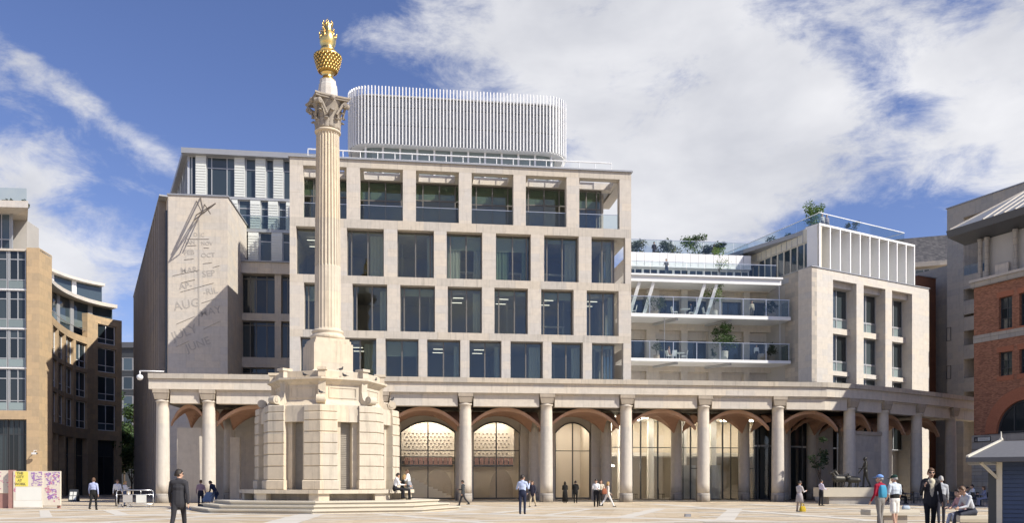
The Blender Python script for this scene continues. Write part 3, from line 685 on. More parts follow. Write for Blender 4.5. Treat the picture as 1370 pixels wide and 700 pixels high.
# coping, fascia and beams, one length of stone per bay
ends = [0.0] + [(a + b_) / 2 for a, b_ in zip(cd, cd[1:])] + [PL[-1]]
for d0, d1 in zip(ends, ends[1:]):
    part('coping_stone', cn, MAT['parapet_stone'], MB().sweep(sub(d0 + .004, d1 - .004), RP(-.42, 1.5, Z1, ZT)))
    part('fascia_stone', cn, MAT['colonnade_stone'], MB().sweep(sub(d0 + .004, d1 - .004), RP(-.25, 1.4, Z2, Z1 - .003)))
for d0, d1 in zip(cd, cd[1:] + [PL[-1]]):
    part('beam', cn, MAT['colonnade_stone'], MB().sweep(sub(d0 + (.62 if d0 != cd[-1] else .5), d1 - .62 if d1 != PL[-1] else d1), RP(.05, .95, Z3, Z2 - .003)))
    part('beam_moulding', cn, MAT['colonnade_stone'], MB().sweep(sub(d0 + .62, d1 - .62 if d1 != PL[-1] else d1), RP(-.04, .5, Z2 - .12, Z2 - .004)))
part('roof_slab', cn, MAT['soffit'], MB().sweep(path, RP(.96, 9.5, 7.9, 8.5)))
part('roof_top', cn, MAT['zinc'], MB().sweep(path, RP(1.5, 9.6, 8.51, 9.2)))
shaft = MB().lathe([(.5, 0.72), (.5, 1.5), (.49, 4), (.455, 7.2), (.45, 7.62), (.52, 7.66), (.52, 7.74), (.45, 7.78), (.45, 8.0)], 28)
shaft_me = shaft.mesh('column', MAT['colonnade_stone'], True)
plinth_me = MB().lathe([(.53, -.05), (.53, .68), (.51, .715)], 28).mesh('column_base', MAT['banker_stone'], True)
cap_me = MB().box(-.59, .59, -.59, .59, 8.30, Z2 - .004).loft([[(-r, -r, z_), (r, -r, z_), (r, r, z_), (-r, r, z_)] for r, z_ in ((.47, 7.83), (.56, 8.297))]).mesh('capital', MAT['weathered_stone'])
def column(d, v=0.35, inner=False):
    p, t_ = pt(d); n_ = Vector((-t_.y, t_.x, 0)); q = p + n_ * v
    Mx = Matrix.Translation(q) @ Matrix.Rotation(math.atan2(t_.y, t_.x), 4, 'Z')
    o = add('column', shaft_me, cn, Mx); add('column_base', plinth_me, o)
    if not inner: add('capital', cap_me, o)
    return q
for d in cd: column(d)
VD = 7.3
inner_d = cd[:1] + cd[2:]
for d in cd[1:]: column(d, VD + .35, True)
# groin vaults between the rows, sprung from the columns
NV = 14
def vault(d0, d1, v0, v1, spring=5.95, crown=7.35, name='vault'):
    mb = MB()
    for i in range(NV + 1):
        a = i / NV; p, t_ = pt(d0 + (d1 - d0) * a); n_ = Vector((-t_.y, t_.x, 0))
        for j in range(NV + 1):
            c = j / NV; q = p + n_ * (v0 + (v1 - v0) * c)
            ar = lambda s: (1 - abs(2 * s - 1) ** 2.2)
            zz = spring + (crown - spring) * max(ar(a), ar(c)) ; mb.v.append((q.x, q.y, zz))
    for i in range(NV):
        for j in range(NV): b0 = i * (NV + 1) + j; mb.f.append((b0, b0 + NV + 1, b0 + NV + 2, b0 + 1))
    nb = len(mb.v); mb.v += [(x, y, z_ + .1) for x, y, z_ in mb.v[:nb]]; mb.f += [tuple(reversed([q + nb for q in f_])) for f_ in mb.f[:]]
    part(name, cn, MAT['vault'], mb)
    # front rim
    rm = MB(); n = 20; rings = []
    for i in range(n + 1):
        a = i / n; p, t_ = pt(d0 + (d1 - d0) * a); n_ = Vector((-t_.y, t_.x, 0)); zz = spring + (crown - spring) * (1 - abs(2 * a - 1) ** 2.2)
        rings.append([tuple(p + n_ * vv + Vector((0, 0, zz + w))) for vv, w in ((v0 - .12, -.05), (v0 + .2, -.05), (v0 + .2, .22), (v0 - .12, .22))])
    rm.loft(rings); part('vault_rim', cn, MAT['vault_rim'], rm)
for d0, d1 in zip(cd, cd[1:]):
    vault(d0 + .35, d1 - .35, 1.35, VD - .1)
# floor under the vaults: darker floor with the colonnade shade painted in
part('floor_strip', cn, MAT['dark_shaded_floor'], MB().sweep(path, RP(1.2, 9.0, 0.0, .035)))
# low stone walls behind the left-hand columns
part('low_wall', cn, MAT['colonnade_stone'], B(K.u(227) + .1, K.u(263), 1.6, 2.3, 0, 6.0 - .2))
part('low_wall', cn, MAT['colonnade_stone'], B(K.u(286), K.u(300), 5.6, 6.2, 0, 5.3))
part('back_wall', cn, MAT['colonnade_stone'], B(K.u(214), K.u(330), 9.2, 9.8, 0, 8.4))
# ---------------------------------------------------------------- glazed ground floor behind the vaults
KG = K.back(8.6)
sh = root('shop_front', 'tall glazed ground floor with dark steel frames and warmly lit rooms under the vaults', 'shopfront', KG)
gu = lambda px: KG.u(px)
stonew = []
for i, (a, b_) in enumerate(((500, 535), (610, 632), (696, 722))):
    part('wall_pier', sh, MAT['colonnade_stone'], B(gu(a), gu(b_), -.3, .5, .03, 8))
    part('wall_pier', sh, MAT['colonnade_stone'], B(gu(b_) - .8, gu(b_), -1.3, -.303, .03, 8))
def arched_window(x0, x1, z0, z1, rise):
    """frame with an arched head, three mullions; panes as one glazed sheet per light"""
    n = 14; mb = MB(); w = x1 - x0
    zt_ = lambda x: z1 - rise * ((2 * (x - x0) / w - 1) ** 2)
    pts = [(x0 + w * i / n) for i in range(n + 1)]
    rings = [[(x, 0, zt_(x) - .1), (x, .14, zt_(x) - .1), (x, .14, zt_(x)), (x, 0, zt_(x))] for x in pts]
    mb.loft(rings)
    for x in (x0, x0 + w * .5 - .05, x1 - .1): mb.box(x, x + .1, .003, .137, z0, zt_(x + .05) - .09)
    mb.box(x0 + .1, x1 - .1, .006, .134, z0, z0 + .14)
    mb.box(x0 + .1, x1 - .1, .006, .134, z0 + (z1 - z0) * .62, z0 + (z1 - z0) * .62 + .07)
    o = part('window', sh, MAT['dark_frame'], mb)
    for a, b_ in ((x0 + .1, x0 + w * .5 - .05), (x0 + w * .5 + .05, x1 - .1)):
        g = MB(); m = 8; bt = [(a + (b_ - a) * i / m) for i in range(m + 1)]
        g.v += [(x, .07, z0 + .1) for x in bt] + [(x, .07, zt_(x) - .08) for x in bt]
        g.f += [(i, i + 1, m + 2 + i, m + 1 + i) for i in range(m)]
        add('pane', g.mesh('pane', MAT['glass_shop']), o)
    # stone spandrel over the arch
    s = MB(); s.loft([[(x, .15, zt_(x) - .02), (x, .5, zt_(x) - .02), (x, .5, 8), (x, .15, 8)] for x in pts]); part('arch_wall', sh, MAT['room_wall'], s)
arched_window(gu(535) + .02, gu(609.5), .12, 7.0, 1.0)
arched_window(gu(632) + .02, gu(695.5), .12, 7.0, 1.0)
arched_window(gu(742) + .02, gu(790), .12, 7.0, 1.0)
part('wall_pier', sh, MAT['colonnade_stone'], B(gu(722) + .02, gu(742), -.3, .5, .03, 8))
part('wall_pier', sh, MAT['colonnade_stone'], B(gu(790) + .02, gu(806), -.3, .5, .03, 8))
cuts = [806, 836, 858, 881, 905, 925, 944, 968, 990, 1012, 1034, 1057]
for i, (a, b_) in enumerate(zip(cuts, cuts[1:])):
    window(sh, gu(a) + .01, gu(b_) - .01, .08, 7.9, .2, mull=(.5,) if i % 3 == 1 else (), trans=(.36, .6) if i in (5, 8) else (.6,), gl='glass_shop', frame='dark_frame', fw=.05, md=.07)
# rooms
x0, x1 = gu(500), gu(1060)
part('room_floor', sh, MAT['room_floor'], B(x0, x1, .55, 9.5, .0, .09))
part('room_back', sh, MAT['room_wall'], B(x0, x1, 8.5, 8.8, .095, 7.7))
part('room_ceiling', sh, MAT['room_white'], B(x0, x1, .55, 9.5, 7.75, 7.9))
for px in (630, 724, 800, 1058): part('room_partition', sh, MAT['room_wall'], B(gu(px), gu(px) + .25, .56, 8.49, .1, 7.74))
part('mezzanine', sh, MAT['room_white'], B(gu(812), gu(1056), 5.2, 8.45, 4.15, 4.5))
for px in (842, 884, 930, 972, 1014, 1046):
    part('room_column', sh, MAT['room_white'], B(gu(px), gu(px) + .55, 4.2, 4.75, .1, 7.74))
for px in (548, 572, 596, 648, 676, 756, 778, 826, 866, 906, 950, 996, 1030):
    part('ceiling_lamp', sh, MAT['lamp_warm'], MB().box(gu(px), gu(px) + .9, 2.5, 3.4, 7.66, 7.72).box(gu(px), gu(px) + .9, 5.4, 6.3, 7.66, 7.72))
for px, zz in ((822, 3.6), (828, 3.1), (845, 3.3), (850, 2.9)):
    mb = MB().lathe([(.02, 0), (.28, .02), (.26, .12), (.03, .2)], 16, (gu(px), 3.0, zz)); mb.tube((gu(px), 3.0, zz + .2), (gu(px), 3.0, 7.7), .012, n=5)
    part('pendant_lamp', sh, MAT['lamp_warm'], mb, smooth=True)
for a, b_ in ((912, 934), (948, 969)): curtain(sh, gu(a), gu(b_), .12, 3.2, .75, 'room_white', amp=.1, step=.13)
# staircase added as the reflected steps opposite; shelves and furniture seen through the glass
mb = MB()
for i in range(9): mb.box(gu(548) + i * .42, gu(548) + (i + 1) * .42, 3.0, 5.0, .1, 2.0 - i * .2)
part('reflection_steps', sh, MAT['room_white'], mb)
part('bookcase', sh, MAT['wood_dark'], MB().box(gu(1028), gu(1045), 3, 3.4, .1, 1.3).box(gu(1028), gu(1045), 3, 3.4, 1.9, 1.95).box(gu(1028), gu(1045), 3, 3.4, 2.5, 2.55).box(gu(1028), gu(1029), 3, 3.4, 1.3, 3.1).box(gu(1044), gu(1045), 3, 3.4, 1.3, 3.1))
for px in list(range(540, 606, 7)) + list(range(634, 694, 7)): part('reflection_panel', sh, MAT['poster_post'], B(gu(px), gu(px) + .36, 5.6, 5.7, 3.3, 3.95))  # panels added where the left arches mirror the terrace opposite
for a, b_ in ((536, 609), (633, 695)):  # contents added in place of the reflections in the left arches
    mb = MB(); nx = int((gu(b_) - gu(a)) / .38)
    for j in range(7):
        for i in range(nx): x = gu(a) + .2 + i * .38 + (.19 if j % 2 else 0); mb.box(x, x + .15, 6.9, 6.95, 4.35 + j * .32, 4.43 + j * .32)
    part('reflection_dots', sh, MAT['wood_dark'], mb, kind='stuff'); part('upper_wall', sh, MAT['room_wall'], B(gu(a) - .3, gu(b_) + .3, 6.951, 7.2, 4.1, 7.7))
    part('rail', sh, MAT['dark_frame'], MB().box(gu(a), gu(b_), 5.3, 5.34, 4.0, 4.06).box(gu(a), gu(b_), 5.0, 6.0, 3.12, 3.28))
    n = 12; xa, xb = gu(a) + (gu(b_) - gu(a)) * .45, gu(b_) - .1; part('reflection_arch', sh, MAT['room_floor'], MB().loft([[(xa + (xb - xa) * i / n, 4.4, .1), (xa + (xb - xa) * i / n, 4.6, .1), (xa + (xb - xa) * i / n, 4.6, 1.4 + 1.5 * math.sin(math.pi * i / n) ** .6), (xa + (xb - xa) * i / n, 4.4, 1.4 + 1.5 * math.sin(math.pi * i / n) ** .6)] for i in range(n + 1)]))
part('reflection_gallery', sh, MAT['fascia_dark'], B(gu(536), gu(695), 5.9, 6.2, 3.35, 3.65)); part('counter', sh, MAT['room_wall'], B(gu(980), gu(1026), 3.2, 3.9, .1, 1.15))  # gallery added for the mirrored terrace; counter is shop furniture
for px in (815, 852, 889):
    mb = MB(); x = gu(px); mb.box(x, x + .6, 2.0, 2.6, .5, .56); mb.box(x, x + .06, 2.0, 2.6, .56, 1.05)
    for dx in (0.02, .53):
        for dy in (2.02, 2.53): mb.box(x + dx, x + dx + .04, dy, dy + .04, .1, .5)
    part('lounge_chair', sh, MAT['wood_dark'], mb)
# dark openings under the curving right-hand part
px0 = dof(1066)
part('dark_shopfront', cn, MAT['dark_glass'], MB().sweep([p for p in sub(px0, PL[-1])], RP(8.9, 9.2, .04, 7.9)))
dd = px0 + .2
while dd < PL[-1] - 1:
    part('shop_mullion', cn, MAT['dark_frame'], MB().sweep(sub(dd, dd + .12), RP(8.7, 8.89, .04, 7.9))); dd += 1.9
part('shop_transom', cn, MAT['grey_frame'], MB().sweep(sub(px0, PL[-1]), RP(8.72, 8.88, 4.9, 5.05)))
# stone screen wall between the first bent columns
d0, d1 = cd[9] + .4, cd[10] - .1
part('screen_wall', cn, MAT['concrete_grey'], MB().sweep(sub(d0, d1), RP(.2, .8, 0.0, 5.6)))
part('screen_wall_top', cn, MAT['weathered_stone'], MB().sweep(sub(d0 - .1, d1 + .1), RP(.12, .9, 5.603, 5.9)))
# CCTV arm at the left corner
mb = MB().tube((-.6, -.3, 9.9), (1.0, .2, 9.95), .05).tube((-.6, -.3, 9.9), (-.6, -.3, 9.6), .05); mb.lathe([(.05, .3), (.22, .2), (.24, .05), (.14, -.12), (.02, -.16)], 14, (-.6, -.3, 9.35))
part('camera_arm', cn, MAT['lamp_white'], mb, smooth=True)
# ---------------------------------------------------------------- balcony wing
Wg = plane(83.5, .125, 846)
wg = root('balcony_wing', 'terraced stone wing with white cantilevered balconies between the office block and corner block', 'building', Wg)
wu = lambda px: Wg.u(px)
# right block first: its flank closes the court
RBc = gp(1086, 81.5)
RF = Wall(RBc, (1.683, 1)); RL = Wall(RBc + Vector((-.372, 1, 0)).normalized() * 20, (.372, -1)); RLEN = 20.0
wend = wu(1036)
for i, (zb_, zt_) in enumerate(((9.0, 12.7), (13.4, 16.8), (17.6, 20.8))):
    cols = [(840, 865), (882, 911.5), (920, 948), (966, 995), (1003, 1033)]
    us = [(wu(a), wu(b_)) for a, b_ in cols]
    last = wu(838)
    for a, b_ in us + [(wend + .6, None)]:
        part('pier', wg, MAT['portland'] if i < 2 else MAT['portland_white'], B(last, a, .0 if i < 2 else -.05, 1.2, zb_, zt_)); last = b_
    part('wall_band', wg, MAT['portland'], B(wu(838), wend + .6, .004, 1.2, zt_, (13.4, 17.6, 21.0)[i]))
    for a, b_ in us:
        window(wg, a - .02, b_ + .02, zb_, zt_ - .9, .75, mull=(.42,), gl='dark_glass', frame='dark_frame')
        part('lintel', wg, MAT['portland'], B(a, b_, .5, 1.1, zt_ - .9, zt_ - .002))
part('core', wg, MAT['office_wall'], B(wu(838), wend + .5, 1.25, 6, 0, 21.0))
BP = plane(80.3, .125, 846)
bdep = 3.4
def balcony(z0, z1, px1, glz, name='balcony_slab'):
    o = part(name, wg, MAT['white_metal'], MB().box(BP.u(835), BP.u(px1), 0, bdep, z0, z1), BP)
    n = 7; a0, a1 = BP.u(838), BP.u(px1) - .15; posts = [a0 + (a1 - a0) * i / n for i in range(n + 1)]
    for a, b_ in zip(posts, posts[1:]): part('balustrade_pane', wg, MAT['glass_rail'], B(a + .04, b_ - .04, .12, .14, z1 + .03, glz), BP)
    mb = MB(); mb.box(a0, a1 + .1, .09, .17, glz + .003, glz + .06)
    for p in posts: mb.box(p - .03, p + .03, .1, .16, z1, glz)
    mb.box(a1 + .04, a1 + .1, .17, bdep, glz + .003, glz + .06); part('handrail', wg, MAT['rail_steel'], mb, BP)
    part('balustrade_pane', wg, MAT['glass_rail'], B(a1 + .06, a1 + .08, .2, bdep, z1 + .03, glz), BP)
balcony(13.22, 13.5, 1058, 15.1); balcony(17.45, 17.78, 1058, 19.4)
for z_, pxs in ((13.2, (893, 965)), (17.43, (893, 965))):       # slab ribs
    for px in pxs: part('slab_rib', wg, MAT['grey_frame'], MB().bar((BP.u(px) + 1.0, .2, z_ - .1), (BP.u(px) - .5, bdep, z_ - .1), .25, .2), BP)
part('terrace_slab', wg, MAT['white_metal'], B(BP.u(835), BP.u(1047), .3, bdep + 4, 20.9, 21.45), BP)
part('terrace_fascia', wg, MAT['white_metal'], B(BP.u(835), BP.u(1047) + .1, .1, .5, 21.455, 21.62), BP)
for px in (858, 877, 946, 962): part('raking_strut', wg, MAT['white_metal'], MB().bar((BP.u(px), .6, 20.9), (BP.u(px) - .9 , .9, 17.8), .2, .3), BP)
part('hanger', wg, MAT['rail_steel'], MB().tube((BP.u(890), .25, 13.5), (BP.u(890), .25, 17.45), .03).tube((BP.u(1047), .6, 13.5), (BP.u(1047), .6, 17.45), .03).tube((BP.u(1046), .6, 17.78), (BP.u(1046), .6, 20.9), .05), BP)
n = 8; tz = 21.62
for i in range(n):
    a, b_ = BP.u(846) + (BP.u(1040) - BP.u(846)) * i / n, BP.u(846) + (BP.u(1040) - BP.u(846)) * (i + 1) / n
    part('balustrade_pane', wg, MAT['glass_rail'], B(a + .03, b_ - .03, .22, .24, tz, tz + 1.15), BP)
part('handrail', wg, MAT['rail_steel'], B(BP.u(838), BP.u(1040), .2, .26, tz + 1.16, tz + 1.21), BP)
# set-back top storey and roof garden
TP = plane(88.5, .125, 846); te = TP.u(1003)
n = 8
for i in range(n):
    a, b_ = (te - TP.u(840)) * i / n + TP.u(840), (te - TP.u(840)) * (i + 1) / n + TP.u(840)
    window(wg, a, b_, 21.2, 24.25, .2, TP, mull=(.5,), gl='dark_glass', frame='white_metal', fw=.12)
    part('parapet_panel', wg, MAT['white_panel'], B(a + .02, (a + b_) / 2 - .02, -.4, .1, 24.35, 25.75), TP)
    part('parapet_panel', wg, MAT['white_panel'], B((a + b_) / 2 + .02, b_ - .02, -.4, .1, 24.35, 25.75), TP)
    part('roof_glass_pane', wg, MAT['glass_rail'], B(a + .03, b_ - .03, .3, .32, 25.5, 27.25), TP)
part('roof_deck', wg, MAT['portland_grey'], B(TP.u(838), te + 3, .105, 14, 24.9, 25.4), TP)
part('soffit', wg, MAT['white_metal'], B(TP.u(838), te, -.5, .1, 24.26, 24.345), TP)
part('handrail', wg, MAT['rail_steel'], B(TP.u(838), te, .28, .34, 27.255, 27.32), TP)
part('top_core', wg, MAT['office_wall'], B(TP.u(838), te, .5, 14, 21.0, 24.89), TP)

# ---------------------------------------------------------------- corner block on the right
rb_ = root('corner_block', 'square pale stone block with three recessed window bays and a finned top storey', 'building', RF)
ru = lambda px: RF.u(px)
RW = ru(1243); zt = RF.z(1086, 357)
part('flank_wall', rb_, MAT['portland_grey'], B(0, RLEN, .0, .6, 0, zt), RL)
part('coping', rb_, MAT['zinc'], B(0, RLEN + .1, -.08, .7, zt + .003, zt + .1), RL)
part('coping', rb_, MAT['zinc'], B(.72, RW + .1, -.08, .7, zt + .002, zt + .1))
bays = [(1114.5, 1146), (1155.5, 1184.6), (1193.5, 1220.4)]
bu = [(ru(a), ru(b_)) for a, b_ in bays]; last = .002
zbt = RF.z(1116, 374.5)
for a, b_ in bu + [(RW, None)]:
    part('pier', rb_, MAT['portland_white'], B(last, a, .002, 1.6, 0, zbt - .002)); last = b_
part('top_band', rb_, MAT['portland_white'], B(.0, RW, 0, 1.6, zbt, zt))
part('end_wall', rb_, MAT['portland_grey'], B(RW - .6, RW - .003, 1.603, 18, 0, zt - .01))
part('roof', rb_, MAT['zinc'], B(.6, RW - .61, 1.61, 18, zt - .8, zt - .3))
lev = [RF.z(1116, y) for y in (520, 500.5, 493, 444, 434.5, 384.5)]
for a, b_ in bu:
    part('bay_head', rb_, MAT['portland_white'], B(a, b_, .55, 1.55, zbt - .55, zbt - .003))
    for z0, z1 in ((5, lev[1]), (lev[2], lev[3]), (lev[4], zbt - .55)):
        zz = z0 + (.9 if z0 > 6 else 0)
        window(rb_, a - .02, b_ + .02, zz, z1, 1.15, mull=(.55,), gl='dark_glass', frame='grey_frame')
        if z0 > 6: window(rb_, a - .02, b_ + .02, z0 - .1, zz, 1.12, mull=(.55,), gl='pale_glass', frame='grey_frame')
    for z0, z1 in ((lev[1], lev[2]), (lev[3], lev[4])): part('sill', rb_, MAT['portland_white'], B(a, b_, .75, 1.3, z0, z1 - .12))
part('core', rb_, MAT['office_wall'], B(.7, RW - .7, 1.61, 17.5, 0, zt - .81))
# finned top storey
F2 = RF.back(.55); zp0 = zt + .05; zp1 = RF.back(.55).z(1097, 298.5)
fx0 = F2.u(1097); fpx = [1097, 1111, 1124.4, 1138, 1151, 1164, 1176.4, 1188.6, 1200.4, 1212.4, 1223.6]
for px in fpx: part('fin', rb_, MAT['white_metal'], B(F2.u(px) - .07, F2.u(px) + .07, 0, 1.5, zp0, zp1 - .2), F2)
for a, b_ in zip(fpx, fpx[1:]):
    window(rb_, F2.u(a) + .1, F2.u(b_) - .1, zp0, zp1 - .95, 1.52, F2, mull=(.35,), gl='blue_glass', frame='grey_frame')
    part('fascia_panel', rb_, MAT['portland_white'], B(F2.u(a) + .072, F2.u(b_) - .072, 1.2, 1.6, zp1 - .95, zp1 - .202), F2)
part('top_frame', rb_, MAT['white_metal'], B(F2.u(1097) - .08, F2.u(1223.6) + .08, -.01, 1.7, zp1 - .198, zp1), F2)
part('roof_deck', rb_, MAT['zinc'], B(fx0 + .3, F2.u(1223), 1.71, 15, zp1 - .5, zp1 - .1), F2)
# flank of the top storey: glazed strips between pale mullions
PLc = F2.at(fx0 - .08, .1); TL = Wall(PLc + Vector((-.372, 1, 0)).normalized() * 22, (.372, -1))
tu = lambda px: TL.u(px)
spx = [998, 1006.5, 1014.5, 1022.5, 1031, 1039.5, 1048, 1057, 1066, 1075, 1084]
TLEN = 22.0
part('panel_band', rb_, MAT['cream_paint'], B(0, TLEN, -.02, .4, zp1 - 1.35, zp1 - .02), TL)
for k in range(26): part('panel_joint', rb_, MAT['grey_frame'], B(TLEN - .6 - k * .83, TLEN - .55 - k * .83, -.06, -.022, zp1 - 1.35, zp1 - .03), TL)
part('corner_panel', rb_, MAT['cream_paint'], B(tu(1085), TLEN, -.015, .4, zp0 - 1, zp1 - 1.352), TL)
for a, b_ in zip([978, 988] + spx, [988] + spx):
    window(rb_, tu(a), tu(b_), zp0 - .2 if a > 1045 else zt - 3, zp1 - 1.36, .05, TL, mull=(), gl='blue_glass', frame='cream_paint', fw=.09)
part('core', rb_, MAT['office_wall'], B(0, TLEN - 3.2, .45, 5, zt - 2, zp1 - .5), TL)
# roof glass
zg = F2.z(1100, 282)
gx0, gx1 = F2.u(1102), F2.u(1217)
for i in range(6):
    a, b_ = gx0 + (gx1 - gx0) * i / 6, gx0 + (gx1 - gx0) * (i + 1) / 6
    part('roof_glass_pane', rb_, MAT['glass_rail'], B(a + .02, b_ - .02, .6, .625, zp1 - .05, zg), F2)
part('handrail', rb_, MAT['white_metal'], MB().box(gx0, gx1, .58, .65, zg + .003, zg + .07).box(gx1 - .07, gx1, .65, 9, zg + .003, zg + .07), F2)
for i in range(6): part('roof_glass_pane', rb_, MAT['glass_rail'], B(i * 3.6 + .03, i * 3.6 + 3.55, .62, .645, zp1 - .05, zg), TL)
part('handrail', rb_, MAT['white_metal'], B(0, 21.7, .6, .67, zg + .003, zg + .07), TL)

# ---------------------------------------------------------------- terracotta gable and grey stone tower behind
GB = Wall(gp(1228, 98), (1, .55))
gb = root('terracotta_wall', 'narrow terracotta end wall rising behind the corner block', 'building', GB)
part('wall', gb, MAT['terracotta'], B(0, GB.u(1252), 0, 8, 0, GB.z(1245, 372)))
part('coping', gb, MAT['zinc'], B(-.1, GB.u(1252) + .1, -.1, 8.1, GB.z(1245, 372) + .003, GB.z(1245, 372) + .1))
fb = Wall(gp(1205, 112), (1, -.35))
fbr = root('slate_roofed_building', 'grey stone building with slate roof behind the corner block', 'building', fb)
zl = fb.z(1235, 352)
part('wall', fbr, MAT['concrete_grey'], B(-4, fb.u(1290), 0, 10, 0, zl))
part('roof', fbr, MAT['slate'], MB().loft([[(x, -.4, zl + .02), (x, 10, zl + .02), (x, 10, zl + 4.2), (x, 3.2, zl + 4.2)] for x in (-4.2, fb.u(1290))]))
part('eave', fbr, MAT['portland_grey'], B(-4.2, fb.u(1290), -.7, .4, zl - .6, zl + .0))
window(fbr, fb.u(1224), fb.u(1244), fb.z(1230, 384), fb.z(1230, 361), -.1, mull=(.6,), gl='blue_glass', frame='grey_frame')
GTc = gp(1267, 96); GT = Wall(GTc, (.44, -1))
gt = root('grey_stone_tower', 'tall plain grey stone tower with stacked recessed balconies behind the brick building', 'building', GT)
zg_ = GT.z(1267, 280); tu2 = lambda px: GT.u(px)
oa, ob_ = tu2(1289), tu2(1306)
part('wall', gt, MAT['concrete_grey'], B(0, oa, 0, 6, 0, zg_))
part('wall', gt, MAT['concrete_grey'], B(oa, 11, 2.2, 6, 0, zg_))
zr0, zr1 = GT.z(1290, 288 + 3), GT.z(1295, 352)
part('lintel', gt, MAT['concrete_grey'], B(oa + .003, 11, .002, 2.19, zr0, zg_ - .002))
part('coping', gt, MAT['zinc'], B(-.1, 11, -.1, 2.5, zg_ + .003, zg_ + .12))
for i, y in enumerate((368, 402, 424, 462, 506, 545)):
    zz = GT.z(1295, y); part('balcony_front', gt, MAT['concrete_grey'], B(oa + .003, 11, .0 + .01 * i, .4, zz - 1.5, zz)); part('balcony_floor', gt, MAT['concrete_grey'], B(oa + .003, 11, .42, 2.19, zz - 1.45, zz - 1.1))
    window(gt, oa + .6, oa + 3.2, zz - 1.05, zz + 1.4, 2.0, mull=(.5,), gl='dark_glass', frame='dark_frame')
part('balustrade', gt, MAT['glass_rail'], B(oa + .1, 8, -.02, .0, GT.z(1295, 368) + .003, GT.z(1295, 355)))
for y in (448, 499): window(gt, -.05 + tu2(1269) * 0 + .02, .02 + 0.5, GT.z(1267, y + 9), GT.z(1267, y - 9), -.05, mull=(), gl='dark_glass', frame='dark_frame', fw=.04)
# lower link wall
part('link_wall', gt, MAT['concrete_grey'], B(-14, -.003, 3.5, 6, 0, GT.z(1260, 345)))

# ---------------------------------------------------------------- brick building on the right edge
BK = Wall(gp(1303, 73), (.427, -1))
bk = root('brick_building', 'red brick building with stone base, arched window and lead roof over stone pilasters', 'building', BK)
bu_ = lambda px: BK.u(px); LEN = 52.0
zbase, zc0, zc1, ze = BK.z(1304, 583), BK.z(1304, 386), BK.z(1304, 379), 22.2
bz = lambda px, py: BK.z(px, py)
winx = (bu_(1336), bu_(1354)); pitch = bu_(1363.5) - bu_(1336)
rows_ = [(bz(1345, 503), bz(1345, 471)), (bz(1345, 440), bz(1345, 397))]
zband = (bz(1345, 453), bz(1345, 442.5))
archc = bu_(1373); archr = archc - bu_(1333); arch_o = archc - bu_(1318); zar = bz(1345, 580)
# brick skin as pieces round the openings
nW = 16
segs = []
def skin(x0, x1, z0, z1): part('brickwork', bk, MAT['brick'], B(x0, x1, 0, .5, z0, z1))
skin(0, LEN, zband[1], rows_[1][0] - .35) if rows_[1][0] - .35 > zband[1] + .05 else None
skin(0, LEN, rows_[1][1] + .45, zc0)
za0 = zar + arch_o + .05
skin(0, LEN, za0, rows_[0][0] - .4)
skin(0, LEN, rows_[0][1] + .45, zband[0])
for (w0, w1) in rows_:
    lo, hi = w0 - (.35 if w0 > 15 else .4), w1 + .45
    if w0 > 15: lo = max(lo, zband[1])
    last = 0
    for k in range(nW):
        a = winx[0] + pitch * k; b_ = a + (winx[1] - winx[0])
        if b_ > LEN: break
        skin(last, a - .15, lo, hi); last = b_ + .15
        part('brick_sill', bk, MAT['brick_arch'], B(a - .15, b_ + .15, -.04, .5, lo, w0)) if w0 - lo > .05 else None
        part('brick_lintel', bk, MAT['brick_arch'], B(a - .15, b_ + .15, -.02, .5, w1, hi)); part('brick_jamb', bk, MAT['brick'], MB().box(a - .149, a, .01, .5, w0, w1).box(b_, b_ + .149, .01, .5, w0, w1))
        window(bk, a, b_, w0, w1, .28, mull=(.5,), trans=(.33, .66), gl='dark_glass', frame='dark_frame', fw=.09, md=.07)
    skin(last, LEN, lo, hi)
part('stone_band', bk, MAT['banker_stone'], B(-.03, LEN, -.06, .5, zband[0] + .002, zband[1] - .002))
# arched ground-floor windows
apitch = pitch * 3.2
cs = [archc + apitch * k for k in range(8) if archc + apitch * k + arch_o < LEN]
n = 18; last = 0
for c in cs:
    mb = MB(); arc = [(c + archr * math.cos(math.pi * (1 - i / n)), zar + archr * math.sin(math.pi * i / n)) for i in range(n + 1)]
    arco = [(c + arch_o * math.cos(math.pi * (1 - i / n)), zar + arch_o * math.sin(math.pi * i / n)) for i in range(n + 1)]
    mb.loft([[(a[0], -.05, a[1]), (b_[0], -.05, b_[1]), (b_[0], .4, b_[1]), (a[0], .4, a[1])] for a, b_ in zip(arc, arco)]); part('brick_arch', bk, MAT['brick_arch'], mb)
    sp_ = MB(); sp_.loft([[(b_[0], .0, b_[1] + .001), (b_[0], .4, b_[1] + .001), (b_[0], .4, za0), (b_[0], .0, za0)] for b_ in arco]); part('brickwork', bk, MAT['brick'], sp_)
    fr = MB(); arci = [(c + (archr - .14) * math.cos(math.pi * (1 - i / n)), zar + (archr - .14) * math.sin(math.pi * i / n)) for i in range(n + 1)]
    fr.loft([[(a[0], .2, a[1]), (b_[0], .2, b_[1]), (b_[0], .32, b_[1]), (a[0], .32, a[1])] for a, b_ in zip(arci, arc)]); fr.box(c - archr, c + archr, .19, .33, zar - .02, zar + .16)
    for dx in (-.45, .45): fr.box(c + archr * dx - .05, c + archr * dx + .05, .205, .315, zar + .1, zar + archr * .88)
    fo = part('window', bk, MAT['dark_frame'], fr)
    g = MB(); g.v += [(a[0], .27, a[1]) for a in arci]; g.f.append(tuple(range(len(g.v)))); add('pane', g.mesh('pane', MAT['dark_glass']), fo)
    skin(last, c - arch_o, zbase, za0); last = c + arch_o
skin(last, LEN, zbase, za0)
nb = 9
